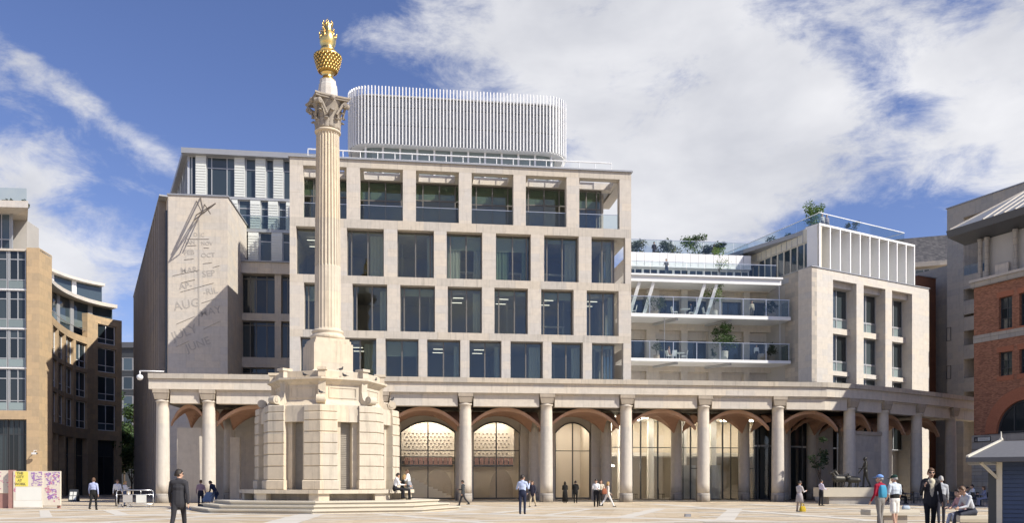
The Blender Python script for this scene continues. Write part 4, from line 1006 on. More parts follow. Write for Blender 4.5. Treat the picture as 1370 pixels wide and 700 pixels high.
for i in range(nb): part('stone_course', bk, MAT['banker_stone'], B(-.12 + (.0), LEN, -.12, .5, zbase * i / nb + (.03 if i else -.05), zbase * (i + 1) / nb - .03))
part('course_joint', bk, MAT['weathered_stone'], B(-.08, LEN, -.08, .5, 0, zbase - .035))
part('cornice', bk, MAT['banker_stone'], B(-.15, LEN, -.2, .5, zc0 + .002, zc1))
part('cornice', bk, MAT['portland'], B(-.25, LEN, -.32, .5, zc1 + .002, zc1 + .22))
# pilastered top storey
zq = zc1 + .225
part('attic_wall', bk, MAT['banker_stone'], B(.4, LEN, .8, 1.4, zq, ze))
x = .2; k = 0
while x < LEN - 2:
    for dx in (0, .62) if k % 2 == 0 else (0,):
        part('pilaster', bk, MAT['banker_stone'], MB().lathe([(.22, zq + .003), (.22, zq + .15), (.18, zq + .2), (.17, ze - .3), (.22, ze - .25), (.22, ze - .003)], 12, (x + dx + .2, .25, 0)), smooth=True)
    part('apron_panel', bk, MAT['portland'], B(x + 1.5, x + 2.7, .35, .5, zq + .003, zq + .95))
    window(bk, x + 1.3, x + 2.9, zq + .2, ze - .4, .7, mull=(.5,), gl='blue_glass', frame='dark_frame')
    x += 3.2; k += 1
part('eave', bk, MAT['fascia_dark'], MB().loft([[(xx, .8, ze + .003), (xx, -1.3, ze + .45), (xx, -1.5, ze + 1.0), (xx, 1.0, ze + 1.1)] for xx in (-1.5, LEN)]))
part('roof', bk, MAT['lead'], MB().loft([[(-1.3, -1.4, ze + 1.003), (-1.3, 9, ze + 1.003), (1.9, 9, ze + 4.2), (1.9, 4.0, ze + 4.2)], [(LEN, -1.4, ze + 1.003), (LEN, 9, ze + 1.003), (LEN, 9, ze + 4.2), (LEN, 4.0, ze + 4.2)]]))
sl = (Vector((0, 4.0, ze + 4.2)) - Vector((0, -1.4, ze + 1.0)))
k = 0
while k * .95 < LEN - 3:
    x = k * .95 + 1.9; xb = x if k > 3 else x; part('roof_rib', bk, MAT['portland_white'], MB().bar((x, -1.35, ze + 1.08), (x, 4.0, ze + 4.25), .12, .1)); k += 1
    if x > 22: break
part('hip_rib', bk, MAT['portland_white'], MB().bar((-1.25, -1.35, ze + 1.08), (1.9, 4.0, ze + 4.25), .14, .12))
part('end_wall', bk, MAT['brick'], B(.003, .5, .503, 14, zbase, zc0)); part('end_wall', bk, MAT['banker_stone'], B(.003, .5, .503, 14, 0, zbase - .01)); part('end_wall', bk, MAT['banker_stone'], B(.4, .9, 1.403, 14, zc1, ze))
part('core', bk, MAT['office_wall'], B(.6, LEN, .6, 13, 0, ze - .01))
# street sign
sg = root('street_sign', 'small framed street name plate on the stone base of the brick building', 'sign', BK)
sx0, sx1, sz0, sz1 = bu_(1304.8), bu_(1327), bz(1316, 591.5), bz(1316, 585)
part('frame', sg, MAT['dark_frame'], B(sx0, sx1, -.16, -.122, sz0, sz1)); part('plate', sg, MAT['poster_white'], B(sx0 + (sx1 - sx0) * .24, sx1 - .05, -.17, -.161, sz0 + .05, sz1 - .05))
part('emblem', sg, MAT['portland_grey'], MB().box(sx0 + .1, sx0 + .3, -.17, -.161, sz0 + .1, sz0 + .16).box(sx0 + .17, sx0 + .23, -.17, -.161, sz0 + .165, sz0 + .3))
for zz in (.16, .29):
    mb = MB(); x = sx0 + (sx1 - sx0) * .24 + .1; random.seed(int(zz * 100))
    while x < sx1 - .2: w_ = random.uniform(.03, .07); mb.box(x, x + w_, -.176, -.171, sz0 + zz - .035, sz0 + zz + .035); x += w_ + .025
    part('lettering', sg, MAT['engraving'], mb)
random.seed(11)

# ---------------------------------------------------------------- dark distant office seen in the gap on the left
DO = Wall(gp(160, 190), (1, 0))
do = root('distant_office', 'dark glazed office block far behind the trees in the street gap', 'building', DO)
zd = zat(466, 190)
part('wall', do, MAT['dark_frame'], B(-6, 12, 0, 20, 0, zd))
for i in range(5):
    for j in range(8): window(do, -5.8 + j * 2.2, -3.7 + j * 2.2, zd - 5 - i * 4.2, zd - 2.2 - i * 4.2, -.12, mull=(), gl='blue_glass', frame='grey_frame')
part('roof_edge', do, MAT['fascia_dark'], B(-6.4, 12.4, -.6, 20, zd + .003, zd + 1.2))
# ---------------------------------------------------------------- ground
gm = MB(); gm.v += [(-900, -300, 0), (900, -300, 0), (900, 1500, 0), (-900, 1500, 0)]; gm.f.append((0, 1, 2, 3))
ground = struct('ground', MAT['paving'], gm)
MC = Vector((T(438.5) * 47.5, 47.5, 0)); OCT = R(-90 + 6.5)      # one corner of the octagon looks towards the camera
def sheet(name, pts, mat, z=.004):
    mb = MB(); mb.v += [(p[0], p[1], z) for p in pts]; mb.f.append(tuple(range(len(pts)))); return add(name, mb.mesh(name, MAT[mat]), ground)
for k in range(16):
    a = OCT + k * math.pi / 8; d = Vector((math.cos(a), math.sin(a), 0)); n_ = Vector((-d.y, d.x, 0)); w = .62 if k % 2 == 0 else .34
    e = 26 if d.y < .3 else 13
    sheet('paving_band', [MC + d * 7.2 - n_ * w, MC + d * e - n_ * w, MC + d * e + n_ * w, MC + d * 7.2 + n_ * w], 'paving_band')
for r0, r1 in ((8.1, 8.8), (11.2, 11.9), (14.6, 15.1), (18.5, 19.3), (23, 23.8)):
    for k in range(8):
        a0, a1 = OCT + k * math.pi / 4, OCT + (k + 1) * math.pi / 4
        p = [MC + Vector((math.cos(a), math.sin(a), 0)) * r for r, a in ((r0, a0), (r1, a0), (r1, a1), (r0, a1))]
        if max(q.y for q in p) < 62: sheet('paving_band', p, 'paving_band', .008)
for k in range(9):
    x = -20 + k * 6.6; sheet('paving_band', [(x + 8.5, 20), (x + 9.3, 20), (x + 3.3 + .9, 62), (x + 3.3, 62)], 'paving_band', .0115) if x > 2 else None
for y in (26.5, 31, 36.2, 42, 48.5, 55.5): sheet('paving_band', [(6 + (y - 26) * .2, y), (40, y + 4), (40, y + 4.8), (6 + (y - 26) * .2, y + .7)], 'paving_band', .0145)
# drain cover
dc = gp(920, 36.9); o = add('access_cover', B(-.12, .12, -.12, .12, 0, .12).mesh('access_cover', MAT['zinc']), None, Matrix.Translation(dc), 'small grey metal box cover set in the open paving', 'cover')

# ---------------------------------------------------------------- monument column
mo = root('monument_column', 'tall fluted stone column on an octagonal base topped by a gilded flaming urn', 'monument', M=Matrix.Translation(MC))
PI = math.pi
def ov(r, k, z=0): a = OCT + k * PI / 4; return Vector((r * math.cos(a), r * math.sin(a), z))
mz = lambda py, Y: zat(py, Y)
# steps
for i, (r, z0, z1) in enumerate(((7.35, 0, .19), (6.75, .19, .38), (6.15, .38, .57))):
    for k in range(8):
        a, b_ = ov(r, k), ov(r, k + 1); c, d = ov(1.0, k), ov(1.0, k + 1)
        a2, b2 = ov(r - .09, k), ov(r - .09, k + 1); mb = MB()
        t0 = (b_ - a).normalized() * .004
        mb.prism([tuple((a2 + t0)[:2]), tuple((b2 - t0)[:2]), tuple(d[:2]), tuple(c[:2])], z0, z1 - .075 + .001)
        mb.prism([tuple((a + t0)[:2]), tuple((b_ - t0)[:2]), tuple(d[:2]), tuple(c[:2])], z1 - .074, z1)
        part('step', mo, MAT['step_stone'], mb)
ZP = .57
# bench ring
for k in range(8):
    a, b_, c, d = ov(4.75, k), ov(4.75, k + 1), ov(3.6, k + 1), ov(3.6, k)
    part('bench_seat', mo, MAT['monument_stone'], MB().prism([tuple(q[:2]) for q in (a, b_, c, d)], .93, 1.12))
    fr, to = ov(4.6, k), ov(4.6, k + 1); t = (to - fr).normalized(); n_ = Vector((t.y, -t.x, 0))
    for s in (0.0, 1.0):
        p = fr.lerp(to, s); w = .55
        q0, q1 = (p, p + t * w) if s == 0 else (p - t * w, p)
        part('bench_foot', mo, MAT['monument_stone'], MB().prism([tuple(q[:2]) for q in (q0, q1, q1 - n_ * .7, q0 - n_ * .7)], ZP, .93))
    a, b_, c, d = ov(4.1, k), ov(4.1, k + 1), ov(3.0, k + 1), ov(3.0, k)
    part('bench_back', mo, MAT['weathered_stone'], MB().prism([tuple(q[:2]) for q in (a, b_, c, d)], ZP, .929))
# rusticated corner piers: two faces each, one stone per course
RO = 3.93; FW = 2 * RO * math.sin(PI / 8)          # face width
pw = .92
courses = [(1.12, 1.62, .08), (1.62, 2.33, 0), (2.33, 2.94, 0), (2.94, 3.52, 0), (3.52, 4.10, 0), (4.10, 4.68, 0), (4.68, 5.12, 0), (5.12, 5.50, -.03)]
for k in range(8):
    v = ov(RO, k); tl = (ov(RO, k - 1) - v).normalized(); tr = (ov(RO, k + 1) - v).normalized()
    nl = Vector((-tl.y, tl.x, 0)); nr = Vector((tr.y, -tr.x, 0)); out = v.normalized()
    for z0, z1, ex in courses:
        def outline(e):
            V_ = v + out * e / math.cos(PI / 8)
            L_, R_ = v + tl * (pw + max(0, ex) * .6) + nl * e, v + tr * (pw + max(0, ex) * .6) + nr * e
            for q in (nl,):
                pass
            return [tuple(q[:2]) for q in (L_, V_, R_, R_ - nr * (1.1 + e), v - out * 1.5, L_ - nl * (1.1 + e))]
        if nl.dot(out) < 0: nl = -nl
        if nr.dot(out) < 0: nr = -nr
        P_ = outline(ex); Pi = outline(ex - .06)
        mb = MB(); c_ = .045
        mb.loft([[(x, y, z) for x, y in pp] for pp, z in ((Pi, z0 + .004), (P_, z0 + c_), (P_, z1 - c_), (Pi, z1 - .004))])
        part('rusticated_stone', mo, MAT['monument_stone'], mb)
# recessed faces with grille panels, lintel course above
for k in range(8):
    a, b_ = ov(RO - .42, k), ov(RO - .42, k + 1); t = (b_ - a).normalized(); nn = Vector((t.y, -t.x, 0)); nn = nn if nn.dot(a + b_) > 0 else -nn
    ln = (b_ - a).length + .3; mid = (a + b_) / 2
    def fbox(name, mat, x0, x1, e0, e1, z0, z1):
        q = [mid + t * x0 + nn * e1, mid + t * x1 + nn * e1, mid + t * x1 + nn * e0, mid + t * x0 + nn * e0]
        return part(name, mo, MAT[mat], MB().prism([tuple(p_[:2]) for p_ in q], z0, z1))
    fbox('face_wall', 'monument_stone', -ln / 2 + .8, -.31, -.5, 0, 1.12, 4.62); fbox('face_wall', 'monument_stone', .31, ln / 2 - .8, -.5, 0, 1.12, 4.62)
    fbox('lintel', 'monument_stone', -ln / 2 + .3, ln / 2 - .3, -.5, .26, 4.625, 5.3)
    fbox('niche_back', 'niche_panel', -.305, .305, -.6, -.36, 1.12, 4.6)
    if (a + b_).dot(-MC) > -5:
      for i in range(36): fbox('grille_bar', 'niche_panel', -.304, .304, -.359, -.32, 1.16 + i * .095, 1.16 + i * .095 + .055)
inn = MB().ngon([(3.0, ZP), (3.0, 5.3)], 8, OCT); part('core', mo, MAT['monument_stone'], inn)
part('base_cap', mo, MAT['monument_stone'], MB().ngon([(3.74, 5.305), (3.74, 5.46), (3.2, 5.56)], 8, OCT))
# attic drum, octagonal with panels and mouldings
RA = 2.9
part('attic', mo, MAT['monument_stone'], MB().ngon([(3.12, 5.56), (3.0, 5.68), (RA, 5.82), (RA, 6.62), (2.96, 6.66), (3.02, 6.72), (3.1, 6.80), (3.26, 6.88), (3.26, 6.98), (3.1, 7.0), (2.92, 7.02), (2.92, 7.34), (2.6, 7.36)], 8, OCT))
for k in range(8):
    a, b_ = ov(RA, k), ov(RA, k + 1); t = (b_ - a).normalized(); nn = Vector((t.y, -t.x, 0)); nn = nn if nn.dot(a + b_) > 0 else -nn; mid = (a + b_) / 2
    def fr(x0, x1, z0, z1, e=.035):
        q = [mid + t * x0 + nn * e, mid + t * x1 + nn * e, mid + t * x1 - nn * .05, mid + t * x0 - nn * .05]; return MB().prism([tuple(p_[:2]) for p_ in q], z0, z1)
    for x0, x1, z0, z1 in ((-.75, .75, 6.45, 6.52), (-.75, .75, 5.92, 5.99), (-.75, -.69, 5.992, 6.448), (.69, .75, 5.992, 6.448)): part('panel_frame', mo, MAT['monument_stone'], fr(x0, x1, z0, z1))
    # scroll console on each corner
    v = ov(1, k); out = v.normalized(); sd_ = Vector((-out.y, out.x, 0)); w = .19
    prof = [(RA - .1, 7.42), (RA + .18, 7.42), (RA + .2, 7.05), (RA + .12, 6.7), (RA + .1, 6.3), (RA + .16, 5.98), (RA + .34, 5.74), (RA + .6, 5.66), (RA + .72, 5.62), (RA + .3, 5.52), (RA - .1, 5.52)]
    mb = MB(); mb.loft([[tuple(out * r + sd_ * s + Vector((0, 0, z))) for r, z in prof] for s in (-w, w)]); part('console', mo, MAT['monument_stone'], mb)
    cc = out * (RA + .62) + Vector((0, 0, 5.80)); mb = MB()
    for s, r in ((w + .03, .225),):
        mb.tube(cc - sd_ * s, cc + sd_ * s, r, n=18); mb.tube(cc - sd_ * (s + .03), cc + sd_ * (s + .03), r * .55, n=14)
    part('scroll', mo, MAT['monument_stone'], mb, smooth=False)
    part('console_cap', mo, MAT['monument_stone'], MB().loft([[tuple(out * r + sd_ * s + Vector((0, 0, z))) for r, s in ((RA - .35, -.24), (RA + .27, -.24), (RA + .27, .24), (RA - .35, .24))] for z in (7.36, 7.5)]))
# pedestal (square) turned with the octagon faces
PA = OCT + PI / 8 + PI / 4
def sq(prof): return MB().ngon([(r * math.sqrt(2), z) for r, z in prof], 4, OCT + PI / 8 + PI / 4)
part('pedestal', mo, MAT['monument_stone'], sq([(1.22, 7.36), (1.22, 7.5), (1.12, 7.55), (1.08, 7.6), (1.08, 9.05), (1.0, 9.06), (1.0, 9.22), (.93, 9.23), (.93, 9.36)]))
part('column_base', mo, MAT['monument_stone'], MB().lathe([(.86, 9.36), (.93, 9.42), (.95, 9.5), (.93, 9.58), (.86, 9.62), (.82, 9.66), (.82, 9.72), (.86, 9.76), (.88, 9.82), (.84, 9.88), (.76, 9.92)], 40), smooth=True)
# fluted shaft: 24 flutes, cabled in the lowest third
NF = 24
def flutes(r, depth):
    pts = []
    for i in range(NF):
        for j, (da, dr) in enumerate(((0, 0), (.16, 0), (.24, .55), (.40, .9), (.58, 1), (.76, .9), (.92, .55))):
            a = 2 * PI * (i + da) / NF; rr = r - depth * dr; pts.append((rr * math.cos(a), rr * math.sin(a)))
    return pts
rings = []
for z, r, dp in ((9.92, .735, 0.004), (10.0, .715, .022), (11.5, .71, .022), (13.4, .70, .022), (13.45, .70, .075), (15.5, .685, .075), (17.5, .665, .075), (19.5, .64, .075), (20.7, .625, .07), (20.78, .63, .005)):
    rings.append([(x, y, z) for x, y in flutes(r, dp)])
part('shaft', mo, MAT['monument_stone'], MB().loft(rings))
part('astragal', mo, MAT['monument_stone'], MB().lathe([(.62, 20.78), (.70, 20.80), (.72, 20.86), (.70, 20.92), (.62, 20.94)], 32), smooth=True)
# Corinthian capital: bell, two rows of curling leaves, corner volutes, concave abacus
part('bell', mo, MAT['weathered_stone'], MB().lathe([(.60, 20.94), (.60, 21.5), (.66, 22.0), (.80, 22.35), (.86, 22.45)], 32), smooth=True)
def leaf(a, z0, hgt, r0, r1, w):
    mb = MB(); n = 8; c, s = math.cos(a), math.sin(a); rad_, tan_ = Vector((c, s, 0)), Vector((-s, c, 0)); rings = []
    for i in range(n + 1):
        t = i / n; z = z0 + hgt * min(1, t * 1.15) - (max(0, t - .8) * hgt * .9); r = r0 + (r1 - r0) * max(0, (t - .25) / .75) ** 2.2; ww = w * (1 - .25 * t) * (1.0 if t < .85 else .8) * (1 + .14 * math.sin(t * 22))
        p = rad_ * r + Vector((0, 0, z)); rings.append([p - tan_ * ww + rad_ * -.05, p - tan_ * ww * .5 + rad_ * .035, p + rad_ * .06, p + tan_ * ww * .5 + rad_ * .035, p + tan_ * ww - rad_ * .05, p - rad_ * .09])
    mb.loft(rings); part('acanthus_leaf', mo, MAT['weathered_stone'], mb, smooth=True)
for k in range(8): leaf(OCT + k * PI / 4, 20.95, .52, .64, .86, .20)
for k in range(8): leaf(OCT + PI / 8 + k * PI / 4, 20.97, .98, .64, .96, .20)
CA = PA                                     # corner directions of the abacus
for k in range(4):
    a = PA + k * PI / 2; c, s = math.cos(a), math.sin(a); rad_, tan_ = Vector((c, s, 0)), Vector((-s, c, 0))
    leaf(a, 21.5, .75, .7, 1.12, .16)
    for sgn in (-1, 1):
        mb = MB(); p0 = rad_ * .72 + tan_ * sgn * .34 + Vector((0, 0, 21.65)); p1 = rad_ * .98 + tan_ * sgn * .16 + Vector((0, 0, 22.2)); p2 = rad_ * 1.14 + tan_ * sgn * .09 + Vector((0, 0, 22.32))
        mb.tube(p0, p1, .06, .075, 8).tube(p1, p2, .075, .07, 8); cc = rad_ * 1.12 + tan_ * sgn * .09 + Vector((0, 0, 22.2)); ax = (tan_ + rad_ * sgn * .2).normalized()
        mb.tube(cc - ax * .08, cc + ax * .08, .15, n=14); mb.tube(cc - ax * .11, cc + ax * .11, .07, n=10); part('volute', mo, MAT['weathered_stone'], mb)
    b0 = a + PI / 4; mb = MB().lathe([(.02, -.14), (.11, -.1), (.15, 0), (.11, .1), (.02, .14)], 10, (.88 * math.cos(b0), .88 * math.sin(b0), 22.5)); part('rosette', mo, MAT['weathered_stone'], mb, smooth=True)
ab = []
for k in range(4):
    a = PA + k * PI / 2
    for j in range(12):
        t = j / 12; b0 = a + t * PI / 2; r = 1.42 - .52 * math.sin(t * PI) ** .55 if 0 < t else 1.40
        ab.append((r, b0))
    # blunt the corner
abr = lambda s: [(r * s * math.cos(b0), r * s * math.sin(b0)) for r, b0 in ab]
part('abacus', mo, MAT['weathered_stone'], MB().loft([[(x, y, z) for x, y in abr(s)] for s, z in ((.93, 22.44), (.95, 22.52), (1.0, 22.54), (1.0, 22.62), (.97, 22.64))]))
part('finial_drum', mo, MAT['portland_white'], MB().lathe([(.74, 22.64), (.62, 22.74), (.55, 22.8), (.53, 23.2), (.50, 23.45), (.46, 23.5), (.44, 23.72)], 12))
part('gilt_stem', mo, MAT['gold'], MB().lathe([(.44, 23.72), (.40, 23.78), (.30, 23.86), (.27, 24.0), (.32, 24.12), (.38, 24.16)], 24), smooth=True)
# basket with scales
part('gilt_basket', mo, MAT['gold_dark'], MB().lathe([(.36, 24.16), (.5, 24.3), (.6, 24.6), (.67, 24.95), (.68, 25.08), (.5, 25.1), (.3, 25.12)], 28), smooth=True)
sc_me = MB().loft([[(-.055, 0, -.02), (.055, 0, -.02), (.055, -.02, -.02), (-.055, -.02, -.02)], [(-.075, -.03, .06), (.075, -.03, .06), (.075, -.06, .06), (-.075, -.06, .06)], [(-.02, -.05, .13), (.02, -.05, .13), (.02, -.085, .13), (-.02, -.085, .13)]]).mesh('scale', MAT['gold_mid'], True)
basket = [c_ for c_ in mo.children if c_.name.startswith('gilt_basket')][0]
for i, (r, z) in enumerate(((.50, 24.22), (.56, 24.36), (.60, 24.5), (.64, 24.64), (.67, 24.78), (.70, 24.92))):
    n = 20
    for j in range(n):
        a = 2 * PI * (j + .5 * (i % 2)) / n
        add('scale', sc_me, basket, Matrix.Translation((r * math.cos(a), r * math.sin(a), z)) @ Matrix.Rotation(a + PI / 2, 4, 'Z'))
part('gilt_rim', mo, MAT['gold'], MB().lathe([(.70, 25.0), (.76, 25.03), (.76, 25.1), (.68, 25.14), (.4, 25.16)], 28), smooth=True)
part('gilt_urn', mo, MAT['gold'], MB().lathe([(.3, 25.14), (.33, 25.2), (.30, 25.26), (.40, 25.34), (.42, 25.44), (.36, 25.52), (.34, 25.6), (.42, 25.75), (.45, 26.0), (.40, 26.25), (.30, 26.42), (.24, 26.62), (.25, 26.8), (.2, 26.88), (.1, 26.9)], 24), smooth=True)
random.seed(4)
for i in range(30):
    a = i * 2.399 + random.uniform(-.2, .2); lvl = i % 3; r, z, hgt, lean = ((.36, 26.0, .46, .15), (.27, 26.3, .34, .08), (.17, 26.66, .44, .11))[lvl]
    p0 = Vector((r * math.cos(a), r * math.sin(a), z)); up = Vector((math.cos(a) * lean, math.sin(a) * lean, hgt * random.uniform(.7, 1.1))); md_ = p0 + up * .5 + Vector((math.cos(a), math.sin(a), 0)) * .05
    part('gilt_flame', mo, MAT['gold'], MB().tube(p0, md_, .06, .045, 6).tube(md_, p0 + up, .045, .006, 6), smooth=True)
part('gilt_tip', mo, MAT['gold'], MB().tube((0, 0, 26.85), (0, 0, 27.25), .04, .008, 6))
# ---------------------------------------------------------------- people (one remeshed body each; hair, caps and bags apart)
def ico(mb, p, q, ra, rb, flat=None, n=10):
    """tapered capsule p->q; flat=(axis, factor) squeezes it along axis"""
    p, q = Vector(p), Vector(q); d = q - p; L_ = d.length
    z = d.normalized() if L_ > 1e-6 else Vector((0, 0, 1)); x = z.orthogonal().normalized(); y = z.cross(x)
    rings = []
    for k in range(4): t = -math.pi / 2 + math.pi / 2 * (k + .35) / 4; rings.append((p + z * ra * math.sin(t), ra * math.cos(t)))
    rings += [(p, ra), (p.lerp(q, .5), (ra + rb) / 2), (q, rb)]
    for k in range(4): t = math.pi / 2 * (k + .65) / 4; rings.append((q + z * rb * math.sin(t), rb * math.cos(t)))
    R_ = [[c + (x * math.cos(2 * math.pi * i / n) + y * math.sin(2 * math.pi * i / n)) * r for i in range(n)] for c, r in rings]
    if flat:
        ax, fac = Vector(flat[0]).normalized(), flat[1]; c0 = (p + q) / 2
        R_ = [[v - ax * ((v - p.lerp(q, 0 if L_ < 1e-6 else max(0, min(1, (v - p).dot(z) / L_)))).dot(ax)) * (1 - fac) for v in r] for r in R_]
    mb.loft(R_)
def dcap(c, pr):
    p, q, ra, rb, flat = pr; v = c - p; d = q - p; L2_ = d.length_squared; t = 0 if L2_ < 1e-9 else max(0, min(1, v.dot(d) / L2_)); w = c - (p + d * t)
    if flat: ax = flat[0]; w = w + ax * (w.dot(ax)) * (1 / flat[1] - 1)
    return w.length - (ra + (rb - ra) * t)
def rx(v, a, about=Vector((0, 0, 0))): return Matrix.Rotation(R(a), 3, 'X') @ (v - about) + about
SKIN = simple('skin', (.50, .31, .22), .55, var=.08); SKIN2 = simple('skin_pale', (.58, .39, .30), .55, var=.08); simple('hair_dark', (.022, .016, .012), .6, var=.3, nscale=30); simple('hair_brown', (.11, .06, .03), .6, var=.3, nscale=30); simple('hair_grey', (.36, .35, .33), .6, var=.2, nscale=30); simple('hair_blond', (.42, .27, .10), .6, var=.25, nscale=30)
def person(label, px, Y, face, hgt=1.75, z0=0.0, legs=((8, 6), (-6, 10)), arms=((5, 8, 15), (-5, 8, 15)), lean=0, top=(.5, .5, .5), sleeve='long', bottom=(.03, .03, .035), shorts=False, skirt=None, shoe=(.02, .02, .02), hair='hair_dark', longhair=False, cap=None, jacket=None, skin='skin', headturn=0, nod=0, vox=.018, group=None, dx=0, sit=None, width=1.0, belt=False, glasses=False, X=None, name='person', cat='person', parent=None, allmat=None, hat=None, lanyard=False):
    """face: heading in degrees, 0 = away from the camera, 90 = to the left, -90 = to the right, 180 = towards the camera.
    legs: (hip forward, knee bend) right then left; arms: (forward, outward, elbow)"""
    top_m = MAT[allmat] if allmat else cloth('cloth_%02d_%02d_%02d' % tuple(int(c * 99) for c in top), top); bot_m = MAT[allmat] if allmat else cloth('cloth_%02d_%02d_%02d' % tuple(int(c * 99) for c in bottom), bottom); sh_m = MAT[allmat] if allmat else cloth('cloth_%02d_%02d_%02d' % tuple(int(c * 99) for c in shoe), shoe)
    sk_m = MAT[allmat or skin]; jk_m = cloth('cloth_%02d_%02d_%02d' % tuple(int(c * 99) for c in jacket), jacket) if jacket else top_m
    mats = [sk_m, top_m, bot_m, sh_m, jk_m, MAT[allmat] if allmat else MAT['hair_dark']]
    pr = []
    def cap_(p, q, ra, rb, m, flat=None): pr.append((Vector(p), Vector(q), ra, rb, (Vector(flat[0]).normalized(), flat[1]) if flat else None, m))
    hipz = .92; lowest = 9; J = {}
    for s, (hf, kb) in zip((1, -1), legs):
        hip = Vector((.095 * s, 0, hipz)); th = Matrix.Rotation(R(hf), 3, 'X') @ Vector((0, 0, -.43)); kn = hip + th
        ank = kn + Matrix.Rotation(R(hf - kb), 3, 'X') @ Vector((.0, 0, -.41)); J[s] = (hip, kn, ank); lowest = min(lowest, ank.z)
    dz = (.085 - lowest) if sit is None else (sit + .10 - hipz)
    up = Vector((0, 0, dz))
    for s in (1, -1):
        hip, kn, ank = [v + up for v in J[s]]; legm = 2
        cap_(hip, kn, .092 * width, .062, legm); low = 0 if shorts else legm
        cap_(kn, ank, .058 if shorts else .064, .042 if shorts else .052, low)
        if shorts: cap_(hip.lerp(kn, .3), hip.lerp(kn, .9), .10, .098, 2)
        fd = Vector((0, 1, 0)); pitch = -max(0, (legs[0] if s == 1 else legs[1])[1] - 25) * .5 if sit is None else 0
        fd = Matrix.Rotation(R(pitch), 3, 'X') @ fd
        cap_(ank + Vector((0, -.03, -.045)), ank + fd * .15 + Vector((0, 0, -.052)), .042, .036, 3, (Vector((0, 0, 1)), .85))
    piv = Vector((0, 0, hipz)); up3 = lambda v: rx(Vector(v), -lean, piv) + up
    tm = 4 if jacket else 1
    Y3 = Matrix.Rotation(R(-lean), 3, 'X') @ Vector((0, 1, 0))
    cap_(up3((0, 0, .93)), up3((0, 0, 1.06)), .165 * width, .15 * width, 2 if not jacket else 4, (Y3, .72))
    cap_(up3((0, 0, 1.04)), up3((0, .01, 1.30)), .15 * width, .175 * width, tm, (Y3, .66))
    cap_(up3((-.13, 0, 1.40)), up3((.13, 0, 1.40)), .085, .085, tm, None)
    cap_(up3((0, 0, 1.30)), up3((0, -.01, 1.44)), .172 * width, .10, tm, (Y3, .68))
    if jacket:
        cap_(up3((0, 0, .93)), up3((0, 0, 1.12)), .178 * width, .162 * width, 4, (Y3, .70)); cap_(up3((0, 0, .88)), up3((0, 0, .90)), .183 * width, .180 * width, 4, (Y3, .68))
        cap_(up3((0, .085, 1.02)), up3((0, .072, 1.42)), .03, .07, 6, (Y3, .8)); cap_(up3((-.13, -.005, 1.41)), up3((.13, -.005, 1.41)), .092, .092, 4)
    if belt: cap_(up3((0, 0, 1.03)), up3((0, 0, 1.05)), .162 * width, .16 * width, 3, (Y3, .72))
    neck = up3((0, .0, 1.46)); hc = up3((0, .03, 1.635)); cap_(neck, up3((0, .02, 1.56)), .058, .054, 0)
    Hm = Matrix.Rotation(R(headturn), 3, 'Z') @ Matrix.Rotation(R(-nod - lean * .5), 3, 'X')
    hd = lambda x, y, z: hc + Hm @ Vector((x, y, z))
    FX = Hm @ Vector((1, 0, 0))
    cap_(hd(0, -.01, .03), hd(0, .0, .02), .103, .10, 0, (FX, .82)); cap_(hd(0, .035, -.06), hd(0, .03, -.02), .062, .075, 0, (FX, .9))
    cap_(hd(0, .095, -.005), hd(0, .108, -.03), .012, .018, 0); [cap_(hd(.083 * s, -.005, .0), hd(.085 * s, -.008, -.03), .02, .016, 0) for s in (1, -1)]
    for s in (1, -1): cap_(hd(.034 * s, .086, .012), hd(.04 * s, .086, .012), .013 if not glasses else .024, .012 if not glasses else .024, 5)
    if glasses: cap_(hd(-.07, .075, .015), hd(.07, .075, .015), .014, .014, 5)
    cap_(hd(-.02, .083, -.068), hd(.02, .083, -.068), .010, .010, 5 if vox < .016 else 0)
    hands = {}
    for s, (fw, ow, eb) in zip((1, -1), arms):
        sh_ = Vector((.175 * width * s, 0, 1.405)); A_ = Matrix.Rotation(R(-ow * s), 3, 'Y') @ Vector((0, 0, -1)); A_ = Matrix.Rotation(R(fw), 3, 'X') @ A_
        el = sh_ + A_ * .29; inw = Matrix.Rotation(R(ow * s * .6), 3, 'Y') if eb < 60 else Matrix.Rotation(R(s * 22), 3, 'Z')
        B_ = inw @ (Matrix.Rotation(R(eb), 3, 'X') @ A_); wr = el + B_ * .25
        sh2, el2, wr2 = up3(sh_), up3(el), up3(wr); um = tm if sleeve != 'none' else 0
        cap_(sh2, el2, .064 if jacket else .058, .05 if jacket else .045, um); cap_(el2, wr2, .05 if jacket else .043, .04 if jacket else .03, tm if sleeve == 'long' else 0)
        if sleeve == 'short': cap_(sh2, sh2.lerp(el2, .72), .066, .062, tm)
        hdv = (wr2 - el2).normalized(); side = up3(Vector((1, 0, 0))) - up3(Vector((0, 0, 0))); pal = wr2 + hdv * .085; fwd = hdv.cross(side).normalized(); fwd = fwd if fwd.y > 0 else -fwd
        cap_(wr2, pal, .028, .034, 0, (side, .55)); hands[s] = pal
        for i, ln in enumerate((.06, .075, .07, .055)): o_ = fwd * (.03 - .02 * i); b0 = pal + o_; k1 = b0 + hdv * ln * .55; cap_(b0, k1, .0105, .010, 0); cap_(k1, k1 + (hdv * .7 - side * s * .5) * ln * .6, .010, .008, 0)
        th0 = wr2 + hdv * .03 + fwd * .03; cap_(th0, th0 + (hdv + fwd * .9).normalized() * .055, .013, .010, 0)
    mb = MB()
    for p, q, ra, rb, fl, m in pr: ico(mb, p, q, ra, rb, fl)
    me0 = mb.mesh('raw', None); tmp = bpy.data.objects.new('raw', me0); COL.objects.link(tmp)
    md = tmp.modifiers.new('r', 'REMESH'); md.mode = 'VOXEL'; md.voxel_size = vox; md.adaptivity = 0
